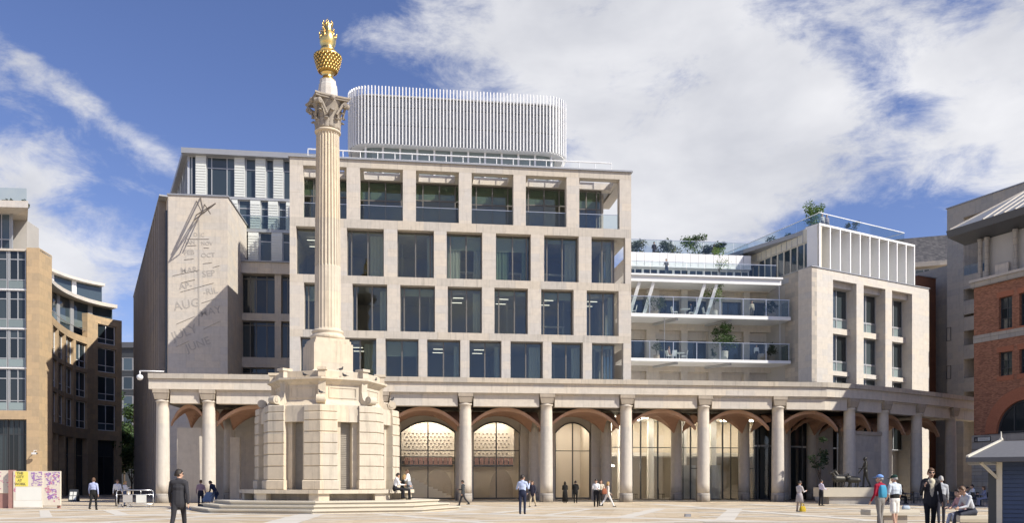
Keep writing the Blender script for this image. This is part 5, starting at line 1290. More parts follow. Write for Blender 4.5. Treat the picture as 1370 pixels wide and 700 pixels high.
    sm = tmp.modifiers.new('s', 'SMOOTH'); sm.factor = .5; sm.iterations = 2
    dg = bpy.context.evaluated_depsgraph_get(); me = bpy.data.meshes.new_from_object(tmp.evaluated_get(dg)); me.name = 'body'
    bpy.data.objects.remove(tmp); bpy.data.meshes.remove(me0)
    for m in mats: me.materials.append(m)
    idx = []
    if allmat: idx = [0] * len(me.polygons)
    else:
        prio = {5: -.004, 3: -.002, 0: 0, 1: 0, 2: 0, 4: -.003, 6: -.028}
        for pg in me.polygons:
            c = pg.center; best = 9; bi = 0
            for q in pr:
                d = dcap(c, q[:5]) + prio[q[5]]
                if d < best: best = d; bi = 1 if q[5] == 6 else q[5]
            idx.append(bi)
    me.polygons.foreach_set('material_index', idx); me.polygons.foreach_set('use_smooth', [True] * len(me.polygons)); me.update()
    x_ = (T(px) * Y if X is None else X) + dx; sc = hgt / 1.75
    Mx = Matrix.Translation((x_, Y, z0)) @ Matrix.Rotation(R(face), 4, 'Z') @ Matrix.Scale(sc, 4)
    if parent is not None: return add(name, me, parent, Mx)
    r = add(name, None, None, Mx, label, cat, group); r.empty_display_size = .2
    add('body', me, r)
    # hair
    if hair and not allmat:
        hb = MB(); n = 16; rings = []
        for k in range(7):
            t = math.pi / 2 * k / 6; rr, zz = math.cos(t), math.sin(t)
            ring = []
            for i in range(n):
                a = 2 * math.pi * i / n; y = math.sin(a); low = -.075 if y < .25 else .035; z_ = .03 + (.117 * zz if k else 0) + (low * (1 - k / 6) ** 2)
                ring.append(hd(.092 * rr * math.cos(a) * (1 + .03 * math.sin(3 * a + k)), -.014 + .112 * rr * y, z_))
            rings.append(ring)
        hb.loft(rings)
        if longhair: ico(hb, hd(0, -.075, .0), hd(0, -.085, -.2), .085, .06, (Hm @ Vector((0, 1, 0)), .55)); [ico(hb, hd(.075 * s, -.02, .0), hd(.085 * s, -.03, -.17), .035, .03) for s in (1, -1)]
        add('hair', hb.mesh('hair', MAT[hair], True), r)
    if cap:
        cb = MB(); n = 16; rings = []
        for k in range(6):
            t = math.pi / 2 * k / 5; rings.append([hd(.102 * math.cos(t) * math.cos(2 * math.pi * i / n), -.012 + .125 * math.cos(t) * math.sin(2 * math.pi * i / n), .045 + .11 * math.sin(t)) for i in range(n)])
        cb.loft(rings); cb.loft([[hd(x, y, z) for x, y in ((-.08, .09), (.08, .09), (.06, .2), (-.06, .2))] for z in (.045, .058)])
        add('cap', cb.mesh('cap', cloth('cap_%02d_%02d_%02d' % tuple(int(c * 99) for c in cap), cap), True), r)
    if skirt:
        kb = MB(); n = 18; zb = skirt[1]; rings = []
        for z_, w_, d_ in ((1.06, .16, .115), (.9, .2, .15), (zb, .24, .19)): rings.append([up3((w_ * math.cos(2 * math.pi * i / n) * (1 + .05 * math.sin(6 * math.pi * i / n)), d_ * math.sin(2 * math.pi * i / n), z_)) for i in range(n)])
        kb.loft(rings); add('skirt', kb.mesh('skirt', cloth('cloth_%02d_%02d_%02d' % tuple(int(c * 99) for c in skirt[0]), skirt[0]), True), r)
    return r
def bag(name, label, px, Y, z0, col, size=(.3, .14, .34), rz=0, strap=True, dx=0):
    """soft bag: bulging body with two handles"""
    r = root(name, label, 'bag', M=Matrix.Translation((T(px) * Y + dx, Y, z0)) @ Matrix.Rotation(R(rz), 4, 'Z'))
    w, d, hh = size; rings = []
    for z_, s in ((0, .82), (.06 * hh, .98), (.4 * hh, 1.05), (.8 * hh, .9), (hh, .72)):
        rings.append([(w / 2 * s * math.copysign(abs(math.cos(a)) ** .6, math.cos(a)), d / 2 * s * math.copysign(abs(math.sin(a)) ** .6, math.sin(a)) * (1 if z_ < hh * .9 else .4), z_) for a in [2 * math.pi * i / 20 for i in range(20)]])
    m = cloth('bag_%02d_%02d_%02d' % tuple(int(c * 99) for c in col), col)
    part('body', r, m, MB().loft(rings), smooth=True)
    if strap:
        for s in (-1, 1):
            mb = MB(); n = 8; pts = [Vector((w * .26 * math.cos(math.pi * i / n), s * d * .12, hh * .97 + hh * .45 * math.sin(math.pi * i / n))) for i in range(n + 1)]
            for a, b_ in zip(pts, pts[1:]): mb.tube(a, b_, .012, n=6)
            part('handle', r, m, mb, smooth=True)
    return r
LB_ = (.46, .53, .70); DK = (.022, .022, .028); NAVY = (.025, .03, .055); WH = (.74, .74, .74)
# in the open square
person('man in a dark grey suit walking away towards the monument', 239, 23.4, 4, 1.80, legs=((20, 8), (-18, 14)), arms=((-14, 12, 14), (10, 12, 22)), top=WH, jacket=(.04, .04, .045), bottom=(.03, .03, .034), hair='hair_dark', headturn=-50, vox=.012, glasses=True, width=1.06)
person('man in a dark suit and sunglasses facing the square with an open pale shirt', 1245, 23.6, 172, 1.80, legs=((6, 4), (-8, 6)), arms=((12, 14, 118), (0, 12, 14)), top=(.62, .57, .44), jacket=(.032, .034, .042), bottom=(.022, .022, .026), hair='hair_brown', glasses=True, vox=.012, width=1.05)
person('man in a light blue shirt standing with a hand at his chin', 699, 40.0, -12, 1.82, legs=((4, 4), (-3, 3)), arms=((25, 15, 130), (12, 20, 90)), top=LB_, bottom=NAVY, hair='hair_dark', headturn=-35, vox=.014)
person('man in a light blue shirt walking towards the street gap', 125, 46.5, 8, 1.76, legs=((14, 6), (-16, 14)), arms=((-14, 14, 12), (10, 12, 20)), top=(.36, .40, .58), bottom=(.016, .016, .02), hair='hair_brown', vox=.015, belt=True)
person('man in a white shirt behind the crowd barrier', 157, 55.5, -150, 1.75, legs=((20, 6), (-22, 16)), arms=((-12, 10, 15), (12, 10, 30)), top=WH, bottom=(.05, .04, .035), hair='hair_brown', glasses=True, vox=.018)
person('woman in a white blouse holding up a phone behind the crowd barrier', 167, 55.8, -95, 1.62, legs=((4, 4), (-4, 4)), arms=((40, 10, 75), (20, 10, 60)), top=WH, bottom=(.10, .13, .20), hair='hair_blond', longhair=True, vox=.018)
person('woman in a mauve jacket beside the monument steps', 268.5, 51.5, 10, 1.66, legs=((10, 5), (-8, 8)), arms=((0, 14, 30), (8, 14, 30)), top=(.36, .24, .27), bottom=(.03, .03, .045), hair='hair_brown', vox=.018, width=1.08)
person('man in a navy coat bending over a pushchair by the monument steps', 289, 52.3, 72, 1.74, legs=((12, 6), (-10, 8)), arms=((40, 8, 25), (34, 8, 25)), lean=32, top=(.03, .04, .075), jacket=(.025, .033, .065), bottom=(.05, .075, .14), hair='hair_dark', vox=.018, nod=14)
person('man in a dark suit walking past a column beside the monument steps', 619.5, 56.5, 75, 1.72, legs=((24, 6), (-24, 18)), arms=((20, 8, 70), (-10, 10, 20)), top=WH, jacket=(.05, .055, .06), bottom=(.045, .045, .05), hair='hair_dark', vox=.018, nod=12)
person('woman in a dark shawl and beige trousers walking behind the light blue shirt', 712.5, 53.5, 150, 1.62, legs=((14, 4), (-14, 14)), arms=((6, 10, 40), (-4, 10, 40)), top=(.045, .045, .07), jacket=(.04, .04, .06), bottom=(.50, .42, .29), hair='hair_brown', longhair=True, vox=.018)
person('woman in a long black robe looking into the glazed arch', 756, 65.0, 5, 1.62, legs=((4, 3), (-3, 3)), arms=((14, 6, 60), (14, 6, 60)), top=(.012, .012, .015), bottom=(.012, .012, .015), skirt=((.012, .012, .015), .12), hair='hair_dark', longhair=True, vox=.022)
person('man in black standing before the glazed arch', 770, 65.0, -4, 1.68, legs=((4, 3), (-4, 3)), arms=((12, 8, 60), (12, 8, 60)), top=(.012, .012, .015), jacket=(.012, .012, .015), bottom=(.012, .012, .015), hair='hair_dark', vox=.022, width=1.1)
person('man in a white shirt and black trousers looking down at a phone', 797.5, 54.0, 165, 1.72, legs=((3, 3), (-3, 3)), arms=((20, 10, 85), (15, 10, 80)), top=WH, bottom=DK, hair='hair_dark', vox=.018, nod=18)
person('woman in a cream top standing beside the man with a phone', 804, 55.3, 170, 1.68, legs=((3, 3), (-3, 3)), arms=((10, 8, 40), (8, 8, 20)), top=(.62, .55, .42), bottom=(.05, .045, .04), hair='hair_brown', longhair=True, vox=.018)
person('woman in white trousers striding away with an orange shoulder bag', 813, 53.6, -80, 1.64, legs=((30, 6), (-26, 16)), arms=((-10, 8, 20), (18, 8, 30)), top=(.66, .60, .52), bottom=(.76, .75, .72), hair='hair_blond', longhair=True, vox=.018)
bag('shoulder_bag', 'orange red shoulder bag beside the woman in white trousers', 808.6, 53.3, .80, (.30, .11, .06), (.30, .14, .36), 10)
person('woman in a pale jacket and skirt reading beside a yellow bag', 1069.5, 43.5, -60, 1.56, legs=((4, 4), (-4, 4)), arms=((22, 8, 80), (18, 8, 85)), top=(.48, .45, .44), bottom=(.42, .33, .28), skirt=((.36, .33, .33), .55), hair='hair_dark', vox=.018, nod=15)
bag('tote_bag', 'yellow and dark tote bag standing on the paving by the reading woman', 1073.8, 43.3, 0, (.42, .30, .03), (.32, .2, .3), 20)
person('man in a lavender shirt standing beside the statue plinth', 1098.5, 56.3, -70, 1.70, legs=((3, 3), (-3, 3)), arms=((18, 8, 70), (18, 8, 70)), top=(.56, .52, .62), bottom=DK, hair='hair_dark', vox=.018, nod=15)
person('man in a red jacket and light blue cap seen from behind', 1177.5, 27.2, 28, 1.66, legs=((4, 3), (-4, 6)), arms=((5, 12, 20), (0, 12, 30)), top=(.30, .018, .04), bottom=(.22, .21, .20), hair='hair_grey', cap=(.18, .32, .62), vox=.013, width=1.14, headturn=30)
bag('drawstring_bag', 'turquoise drawstring bag on the back of the red jacket', 1181, 26.75, .96, (.06, .27, .42), (.27, .15, .40), 25, strap=False)
person('man in a pale t-shirt, white shorts and dark cap beside the red jacket', 1197, 27.9, 18, 1.66, legs=((6, 4), (-4, 8)), arms=((6, 12, 24), (2, 12, 24)), top=(.52, .58, .64), sleeve='short', bottom=(.72, .70, .65), shorts=True, hair='hair_grey', cap=(.02, .05, .04), vox=.013, width=1.12, headturn=35, nod=12, belt=True)
person('grey haired man in a grey shirt walking behind the dark suited man', 1259, 30.0, -20, 1.66, legs=((10, 5), (-10, 10)), arms=((5, 8, 20), (-5, 8, 20)), top=(.42, .44, .46), bottom=(.05, .05, .06), hair='hair_grey', vox=.016, width=1.06)
# ---------------------------------------------------------------- stone benches, statue, kiosk, barrier, posters
def slab_bench(label, px0, px1, Y, ztop, rz, foot=(.2, .75)):
    x0, x1 = T(px0) * Y, T(px1) * Y; w = x1 - x0
    r = root('stone_bench', label, 'bench', M=Matrix.Translation((x0, Y, 0)) @ Matrix.Rotation(R(rz), 4, 'Z'), group='stone benches on the square')
    part('seat', r, MAT['step_stone'], MB().loft([[(0, 0, z_), (w, 0, z_), (w, .75, z_), (0, .75, z_)] if i in (0, 2) else [(-.015, -.015, z_), (w + .015, -.015, z_), (w + .015, .765, z_), (-.015, .765, z_)] for i, z_ in enumerate((ztop - .2, ztop - .1, ztop))]))
    for a, b_ in foot: part('foot', r, MAT['weathered_stone'], B(w * a, w * b_, .1, .62, 0, ztop - .201))
    return r
slab_bench('pale stone slab bench behind the red jacket', 1165, 1232, 29.8, .50, 3, ((.3, .78),))
slab_bench('pale stone slab bench with two people sitting on it', 1285, 1341, 25.6, .44, -2, ((.25, .47), (.5, .72)))
person('man in a pale grey shirt sitting on the slab bench', 1301, 25.85, 95, 1.76, z0=0, sit=.44, legs=((86, 70), (80, 86)), arms=((42, 6, 62), (46, 6, 58)), lean=24, top=(.50, .52, .56), bottom=(.06, .065, .085), hair='hair_brown', vox=.013, nod=5)
person('woman in a patterned pink top sitting on the slab bench beside the grey shirt', 1289, 26.2, 100, 1.60, z0=0, sit=.44, legs=((84, 66), (78, 80)), arms=((38, 8, 60), (40, 8, 60)), lean=15, top=(.48, .30, .31), bottom=(.44, .48, .58), hair='hair_dark', vox=.015, skin='skin_pale', shoe=(.45, .45, .45))
bag('carrier_bag', 'small pale blue carrier bag lying on the slab bench behind the tourists', 1212, 30.1, .50, (.40, .46, .52), (.26, .16, .14), 0, strap=False)
# people on the monument bench
person('man in a white shirt and black trousers sitting on the monument bench', 528, 44.6, -68, 1.72, z0=.57, sit=.52, legs=((85, 78), (84, 84)), arms=((38, 8, 60), (36, 8, 60)), lean=12, top=WH, bottom=DK, hair='hair_dark', vox=.015, nod=8)
person('woman in a black top with ginger hair sitting on the monument bench', 537.5, 45.3, -80, 1.62, z0=.57, sit=.52, legs=((85, 80), (84, 84)), arms=((30, 8, 60), (34, 8, 60)), lean=10, top=(.02, .02, .022), bottom=(.03, .03, .035), hair='hair_blond', longhair=True, vox=.016)
person('woman in a white blouse and checked skirt standing by the monument bench', 547.5, 46.4, 80, 1.62, z0=.57, legs=((6, 4), (-4, 4)), arms=((34, 8, 45), (26, 8, 50)), lean=8, top=WH, bottom=(.22, .21, .20), skirt=((.24, .25, .27), .6), hair='hair_brown', vox=.016)
# statue of a shepherd and sheep on its plinth
SY = 61.0; sx = lambda px: T(px) * SY
pl = root('statue_plinth', 'long low stone plinth carrying the bronze sheep', 'plinth', M=Matrix.Translation((sx(1102), SY, 0)))
pw_ = sx(1172) - sx(1102)
zpl = zat(653, SY); zpl2 = zat(665.5, SY)
part('base', pl, MAT['concrete_grey'], B(.45, pw_ + .3, .15, 1.9, 0, zpl2)); part('slab', pl, MAT['step_stone'], B(0, pw_ + .6, 0, 2.1, zpl2 + .003, zpl))
st = root('shepherd_statue', 'dark bronze statue of a shepherd driving sheep on the stone plinth', 'statue', M=Matrix.Translation((0, 0, zpl)))
person('', 1158, SY + .9, 78, zat(612, SY) - zpl + .02, parent=st, name='shepherd', legs=((10, 6), (-10, 12)), arms=((24, 10, 10), (10, 20, 70)), allmat='bronze', hair=None, vox=.02, width=1.0, skirt=None)
def sheep(px, y, s, yaw, headup):
    mb = MB(); C_ = lambda p, q, a, b_, fl=None: ico(mb, p, q, a, b_, fl)
    C_((-.32, 0, .62), (.30, 0, .64), .25, .26); C_((.30, 0, .70), (.55, 0, .86 + headup), .14, .10); C_((.55, 0, .90 + headup), (.76, 0, .82 + headup), .10, .06)
    for sy in (-1, 1): C_((.55, .08 * sy, .95 + headup), (.50, .2 * sy, .93 + headup), .03, .02); C_((.5, .06 * sy, 1.0 + headup), (.42, .12 * sy, 1.04 + headup), .03, .02)
    for lx, sy in ((.26, -1), (.26, 1), (-.32, -1), (-.32, 1)):
        kx = lx + (.03 if lx > 0 else -.05); C_((lx, .12 * sy, .55), (kx, .13 * sy, .3), .075, .04); C_((kx, .13 * sy, .3), (lx + (.02 if lx > 0 else .0), .13 * sy, .05), .036, .03); C_((lx, .13 * sy, .03), (lx + .05, .13 * sy, .03), .035, .03)
    C_((-.55, 0, .65), (-.6, 0, .45), .05, .035)
    tmp = bpy.data.objects.new('raw', mb.mesh('raw', None)); COL.objects.link(tmp); md = tmp.modifiers.new('r', 'REMESH'); md.mode = 'VOXEL'; md.voxel_size = .025; sm = tmp.modifiers.new('s', 'SMOOTH'); sm.iterations = 3
    me = bpy.data.meshes.new_from_object(tmp.evaluated_get(bpy.context.evaluated_depsgraph_get())); bpy.data.objects.remove(tmp); me.materials.append(MAT['bronze']); me.polygons.foreach_set('use_smooth', [True] * len(me.polygons))
    add('sheep', me, st, Matrix.Translation((sx(px), y, .0)) @ Matrix.Rotation(R(yaw), 4, 'Z') @ Matrix.Scale(s, 4))
for a in ((1126, SY + .5, .98, 196, .2), (1145, SY + .4, .84, 172, .04), (1137, SY + 1.2, 1.06, 165, .26), (1151, SY + 1.3, .92, 200, .1)): sheep(*a)
# cafe tables and people under the bent colonnade
def cafe_table(px, Y, wh):
    r = root('cafe_table', 'round dark cafe table ' + wh, 'table', M=Matrix.Translation(gp(px, Y)), group='cafe tables under the colonnade')
    part('top', r, MAT['fascia_dark'], MB().lathe([(.02, .70), (.42, .71), (.42, .74), (.02, .745)], 20)); part('stem', r, MAT['dark_frame'], MB().lathe([(.26, 0), (.25, .03), (.04, .06), (.035, .70)], 12))
def cafe_chair(px, Y, rz, wh):
    r = root('cafe_chair', 'dark cafe chair ' + wh, 'chair', M=Matrix.Translation(gp(px, Y)) @ Matrix.Rotation(R(rz), 4, 'Z'), group='cafe chairs under the colonnade')
    part('seat', r, MAT['dark_frame'], B(-.22, .22, -.22, .22, .42, .46)); part('backrest', r, MAT['dark_frame'], MB().box(-.22, .22, -.24, -.2, .6, .9))
    for x in (-.2, .2):
        for y in (-.2, .2): part('leg', r, MAT['dark_frame'], MB().tube((x * 1.1, y * 1.1, 0), (x, y, .42), .015, n=6))
    for x in (-.2, .2): part('back_post', r, MAT['dark_frame'], MB().tube((x, -.2, .46), (x, -.22, .6), .015, n=6))
for px, Y, wh in ((1211, 62, 'in front of the man in the dark jumper'), (1222, 64.5, 'deeper in the colonnade behind the dark jumper table'), (1281, 60, 'of the woman in the light blue top'), (1297, 57, 'of the man in the white shirt'), (1312, 55.5, 'of the woman in the patterned dress')): cafe_table(px, Y, wh)
for px, Y, rz, wh in ((1204, 62, -80, 'under the man in the dark jumper'), (1217, 62.4, 90, 'empty, facing the man in the dark jumper'), (1229, 64.3, 90, 'empty, deepest inside the colonnade'), (1275, 60, -85, 'empty, facing the woman in light blue'), (1288, 59.5, 80, 'under the woman in the light blue top'), (1303, 56.6, 85, 'under the man in the white shirt'), (1318, 55.0, 85, 'under the woman in the patterned dress'), (1306, 55.6, -90, 'empty, facing the woman in the patterned dress'), (1270, 58, 0, 'empty, standing apart from the cafe tables')): cafe_chair(px, Y, rz, wh)
person('man in a dark jumper sitting at a cafe table by the stone screen', 1204, 62, -85, 1.72, sit=.46, legs=((85, 85), (85, 85)), arms=((30, 8, 70), (30, 8, 70)), top=(.05, .03, .04), bottom=DK, hair='hair_dark', vox=.022, lean=6)
person('man in a white shirt sitting at a cafe table near the brick building', 1303, 56.6, 88, 1.76, sit=.46, legs=((85, 85), (85, 85)), arms=((40, 8, 60), (36, 8, 60)), top=(.66, .66, .68), bottom=(.04, .05, .09), hair='hair_dark', vox=.022, lean=8)
person('woman in a light blue top leaning over a cafe table', 1287.5, 59.5, -120, 1.64, sit=.46, legs=((85, 85), (85, 85)), arms=((45, 8, 60), (40, 8, 60)), top=(.38, .44, .58), bottom=DK, hair='hair_dark', vox=.022, lean=25)
person('woman in a patterned blue dress sitting on a cafe chair by the brick wall', 1318, 55.0, 80, 1.62, sit=.46, legs=((85, 80), (82, 85)), arms=((30, 8, 75), (34, 8, 75)), top=(.22, .24, .34), bottom=(.28, .29, .38), hair='hair_brown', longhair=True, vox=.022, lean=6)
person('person in a burgundy top walking by the kiosk', 1340, 50.0, 10, 1.72, legs=((10, 5), (-10, 10)), arms=((5, 8, 20), (-5, 8, 20)), top=(.12, .02, .03), bottom=(.03, .035, .06), hair='hair_dark', vox=.02)
# kiosk
KY = 21.0
kr = root('kiosk', 'blue boarded kiosk with grey hipped roof at the edge of the square', 'kiosk', M=Matrix.Translation((T(1337) * KY, KY, 0)) @ Matrix.Rotation(R(-29), 4, 'Z'))
ke = zat(617, KY)
part('corner_post', kr, MAT['cream_paint'], B(-.06, .06, -.06, .06, 0, ke)); part('corner_post', kr, MAT['cream_paint'], B(-.06, .06, 2.34, 2.46, 0, ke))
nb = 18
for i in range(nb):
    z0 = .05 + i * (ke - .08) / nb; z1 = z0 + (ke - .08) / nb
    part('board', kr, MAT['kiosk_blue'], MB().loft([[(.062, -.045, z0), (4, -.045, z0), (4, .03, z0), (.062, .03, z0)], [(.062, -.015, z1 - .006), (4, -.015, z1 - .006), (4, .03, z1 - .006), (.062, .03, z1 - .006)]]))
    part('board', kr, MAT['kiosk_blue'], MB().loft([[(-.045, .062, z0), (.03, .062, z0), (.03, 2.338, z0), (-.045, 2.338, z0)], [(-.015, .062, z1 - .006), (.03, .062, z1 - .006), (.03, 2.338, z1 - .006), (-.015, 2.338, z1 - .006)]]))
part('inner_wall', kr, MAT['dark_frame'], B(.032, 3.95, .032, 2.34, 0, ke - .03))
ov_ = .68
zri = zat(592, KY + 1.5)
part('roof', kr, MAT['kiosk_roof'], MB().loft([[(-ov_, -ov_, ke + .07), (4.6, -ov_, ke + .07), (4.6, 2.4 + ov_, ke + .07), (-ov_, 2.4 + ov_, ke + .07)], [(.05, 1.15, zri), (4.6, 1.15, zri), (4.6, 1.25, zri), (.05, 1.25, zri)]]))
part('eave', kr, MAT['fascia_dark'], B(-ov_ - .03, 4.6, -ov_ - .03, 2.4 + ov_ + .03, ke - .04, ke + .068))
part('hip_trim', kr, MAT['cream_paint'], MB().bar((-ov_, -ov_, ke + .09), (.05, 1.2, zri + .02), .06, .05))
part('finial', kr, MAT['cream_paint'], MB().lathe([(.05, 0), (.05, .05), (.02, .1), (.015, .22), (.0, .26)], 10, (.05, 1.2, zri)), smooth=True)
part('bracket', kr, MAT['cream_paint'], MB().bar((-.05, -.05, ke - .42), (-.4, -.4, ke - .05), .06, .05))
part('door_leaf', kr, MAT['dark_frame'], B(-.24, -.07, -.04, .02, .1, ke - .25))
# crowd barrier
BY = 52.5
br = root('crowd_barrier', 'galvanised crowd barrier with white notices at the street gap', 'barrier', M=Matrix.Translation(gp(156, BY)))
bw_ = T(205) * BY - T(156) * BY
mb = MB(); hB = 1.05
for s in (0,):
    mb.tube((0, 0, .12), (0, 0, hB - .1), .03); mb.tube((bw_, 0, .12), (bw_, 0, hB - .1), .03); mb.tube((.1, 0, hB), (bw_ - .1, 0, hB), .03); mb.tube((0, 0, hB - .1), (.1, 0, hB), .03); mb.tube((bw_, 0, hB - .1), (bw_ - .1, 0, hB), .03)
    mb.tube((0, 0, .2), (bw_, 0, .2), .025); mb.tube((0, 0, .78), (bw_, 0, .78), .02); mb.tube((bw_ * .33, 0, .2), (bw_ * .33, 0, hB), .02); mb.tube((bw_ * .66, 0, .78), (bw_ * .66, 0, hB), .02)
part('frame', br, MAT['rail_steel'], mb, smooth=True)
for x in (.25, bw_ * .36, bw_ - .3): part('foot', br, MAT['rail_steel'], MB().tube((x, -.3, .02), (x, 0, .2), .02).tube((x, .3, .02), (x, 0, .2), .02).tube((x, -.35, .02), (x, .35, .02), .02))
part('notice', br, MAT['poster_white'], B(bw_ * .54, bw_ * .82, -.045, -.033, .28, .76)); part('notice', br, MAT['pot_grey'], B(bw_ * .18, bw_ * .44, -.045, -.033, .3, .76))
# poster hoarding
PY = 50.0
ph = root('poster_hoarding', 'hoarding of printed map posters with a yellow title square at the left', 'hoarding', M=Matrix.Translation((T(80.5) * PY, PY, 0)) @ Matrix.Rotation(R(2), 4, 'Z'))
s_ = PY / F; hx = lambda px: (px - 80.5) * s_; hz_2 = lambda py: zat(py, PY)
zt_, zb_ = hz_2(631), max(.02, hz_2(680))
zbot = .04
part('panel', ph, MAT['poster_base'], B(hx(19), hx(57.5) - .003, 0, .12, zbot, zt_)); part('panel', ph, MAT['poster_base'], B(hx(57.5), 0, .02, .14, hz_2(677) + 0, zt_))
part('panel', ph, MAT['poster_base'], B(hx(-60), hx(11.5), .3, .42, hz_2(660.5), hz_2(630))); part('lower_panel', ph, MAT['poster_post'], B(hx(-60), hx(11.5), .33, .4, 0, hz_2(660.8)))
part('post', ph, MAT['poster_post'], B(hx(11.8), hx(18.8), .05, .35, 0, hz_2(629.5))); part('post', ph, MAT['poster_post'], B(-.25, -.1, .15, .3, 0, zt_ - .2))
part('title_square', ph, MAT['poster_yellow'], B(hx(21.5), hx(38.5), -.006, -.002, hz_2(651.5), hz_2(631.5)))
pw2 = Wall(Vector((T(80.5) * PY, PY, 0)), (math.cos(R(2)), math.sin(R(2))))
ROOTM[ph] = pw2.M
for i, s in enumerate(('THE', 'CITY', 'AT', 'WORK')): 
    o = text(ph, s, .2, hx(27 + len(s) * .3), hz_2(634 + i * 4.8), pw2, 'poster_ink', y=-.012, bold=.006)
part('text_sheet', ph, MAT['poster_white'], B(hx(22), hx(56), -.006, -.002, hz_2(670), hz_2(652.5))); part('lower_sheet', ph, MAT['poster_white'], B(hx(19.5), hx(57), -.004, -.001, zbot + .05, hz_2(670.5)))
random.seed(3)
def inkmap(x0, x1, z0, z1, n, mat, y):
    mb = MB()
    for _ in range(n):
        a, b_ = random.uniform(x0, x1), random.uniform(z0, z1); w = random.uniform(.03, .12); hh = random.uniform(.02, .09); yy = y - random.uniform(0, .004); mb.box(a, min(x1, a + w), yy - .001, yy, b_, min(z1, b_ + hh))
    part('map_print', ph, MAT[mat], mb, kind='stuff')
inkmap(hx(42), hx(57), hz_2(651), hz_2(632), 75, 'poster_purple', -.003); inkmap(hx(61), hx(80), hz_2(651), hz_2(632), 75, 'poster_purple', .017); inkmap(hx(63), hx(76), hz_2(669), hz_2(655), 55, 'poster_purple', .017); inkmap(hx(59), hx(80), hz_2(675), hz_2(633), 30, 'poster_pink', .012); inkmap(hx(58), hx(70), hz_2(661), hz_2(653), 22, 'poster_pink', .017); inkmap(hx(19.3), hx(22), hz_2(660), hz_2(634), 12, 'poster_pink', -.003); inkmap(hx(-40), hx(11), hz_2(658), hz_2(632), 40, 'poster_pink', .297)
# pavement A-board and wall camera
AY = 72
ab_ = root('pavement_sign', 'dark folding pavement sign with white menu sheets by the curved building', 'sign', M=Matrix.Translation(gp(99, AY)))
part('board', ab_, MAT['dark_frame'], MB().loft([[(-.35, -.3, 0), (.35, -.3, 0), (.35, -.26, 0), (-.35, -.26, 0)], [(-.35, -.03, 1.0), (.35, -.03, 1.0), (.35, .01, 1.0), (-.35, .01, 1.0)]])); part('board', ab_, MAT['dark_frame'], MB().loft([[(-.35, .26, 0), (.35, .26, 0), (.35, .3, 0), (-.35, .3, 0)], [(-.35, .012, 1.0), (.35, .012, 1.0), (.35, .05, 1.0), (-.35, .05, 1.0)]]))
for x0, z0 in ((-.28, .5), (.03, .5), (-.28, .15), (.03, .15)): part('menu_sheet', ab_, MAT['poster_white'], MB().loft([[(x0, -.31 + .27 * z, z), (x0 + .25, -.31 + .27 * z, z), (x0 + .25, -.3 + .27 * z, z), (x0, -.3 + .27 * z, z)] for z in (z0, z0 + .3)]))
cv = root('wall_camera', 'white security camera on a bracket at the sandstone pier', 'camera', M=LWALL.M)
part('bracket', cv, MAT['lamp_white'], MB().tube((-.3, 0, 4.9), (-.3, -.5, 4.9), .04).tube((-.3, -.5, 4.9), (-.3, -.5, 4.7), .03)); part('body', cv, MAT['lamp_white'], MB().box(-.5, -.05, -.62, -.4, 4.5, 4.7)); part('lens', cv, MAT['dark_frame'], MB().tube((-.05, -.5, 4.6), (.02, -.5, 4.6), .07))
# pushchair at the monument steps
pc = root('pushchair', 'grey blue pushchair beside the man in the navy coat', 'pushchair', M=Matrix.Translation(gp(279, 51.6)))
part('seat', pc, cloth('push_blue', (.18, .24, .36)), MB().loft([[(-.25, -.2, .35), (.2, -.2, .35), (.2, .2, .35), (-.25, .2, .35)], [(-.3, -.22, .5), (.25, -.22, .5), (.25, .22, .5), (-.3, .22, .5)], [(-.05, -.2, .95), (.3, -.2, .9), (.3, .2, .9), (-.05, .2, .95)]])); part('frame', pc, MAT['dark_frame'], MB().tube((-.4, -.2, .12), (.5, -.2, 1.0), .015).tube((-.4, .2, .12), (.5, .2, 1.0), .015).tube((.35, -.2, .12), (-.1, -.2, .55), .015).tube((.35, .2, .12), (-.1, .2, .55), .015).tube((.5, -.2, 1.0), (.5, .2, 1.0), .018))
for x, y in ((-.4, -.22), (-.4, .22), (.35, -.22), (.35, .22)): part('wheel', pc, MAT['dark_frame'], MB().tube((x, y - .03, .12), (x, y + .03, .12), .12, n=16))
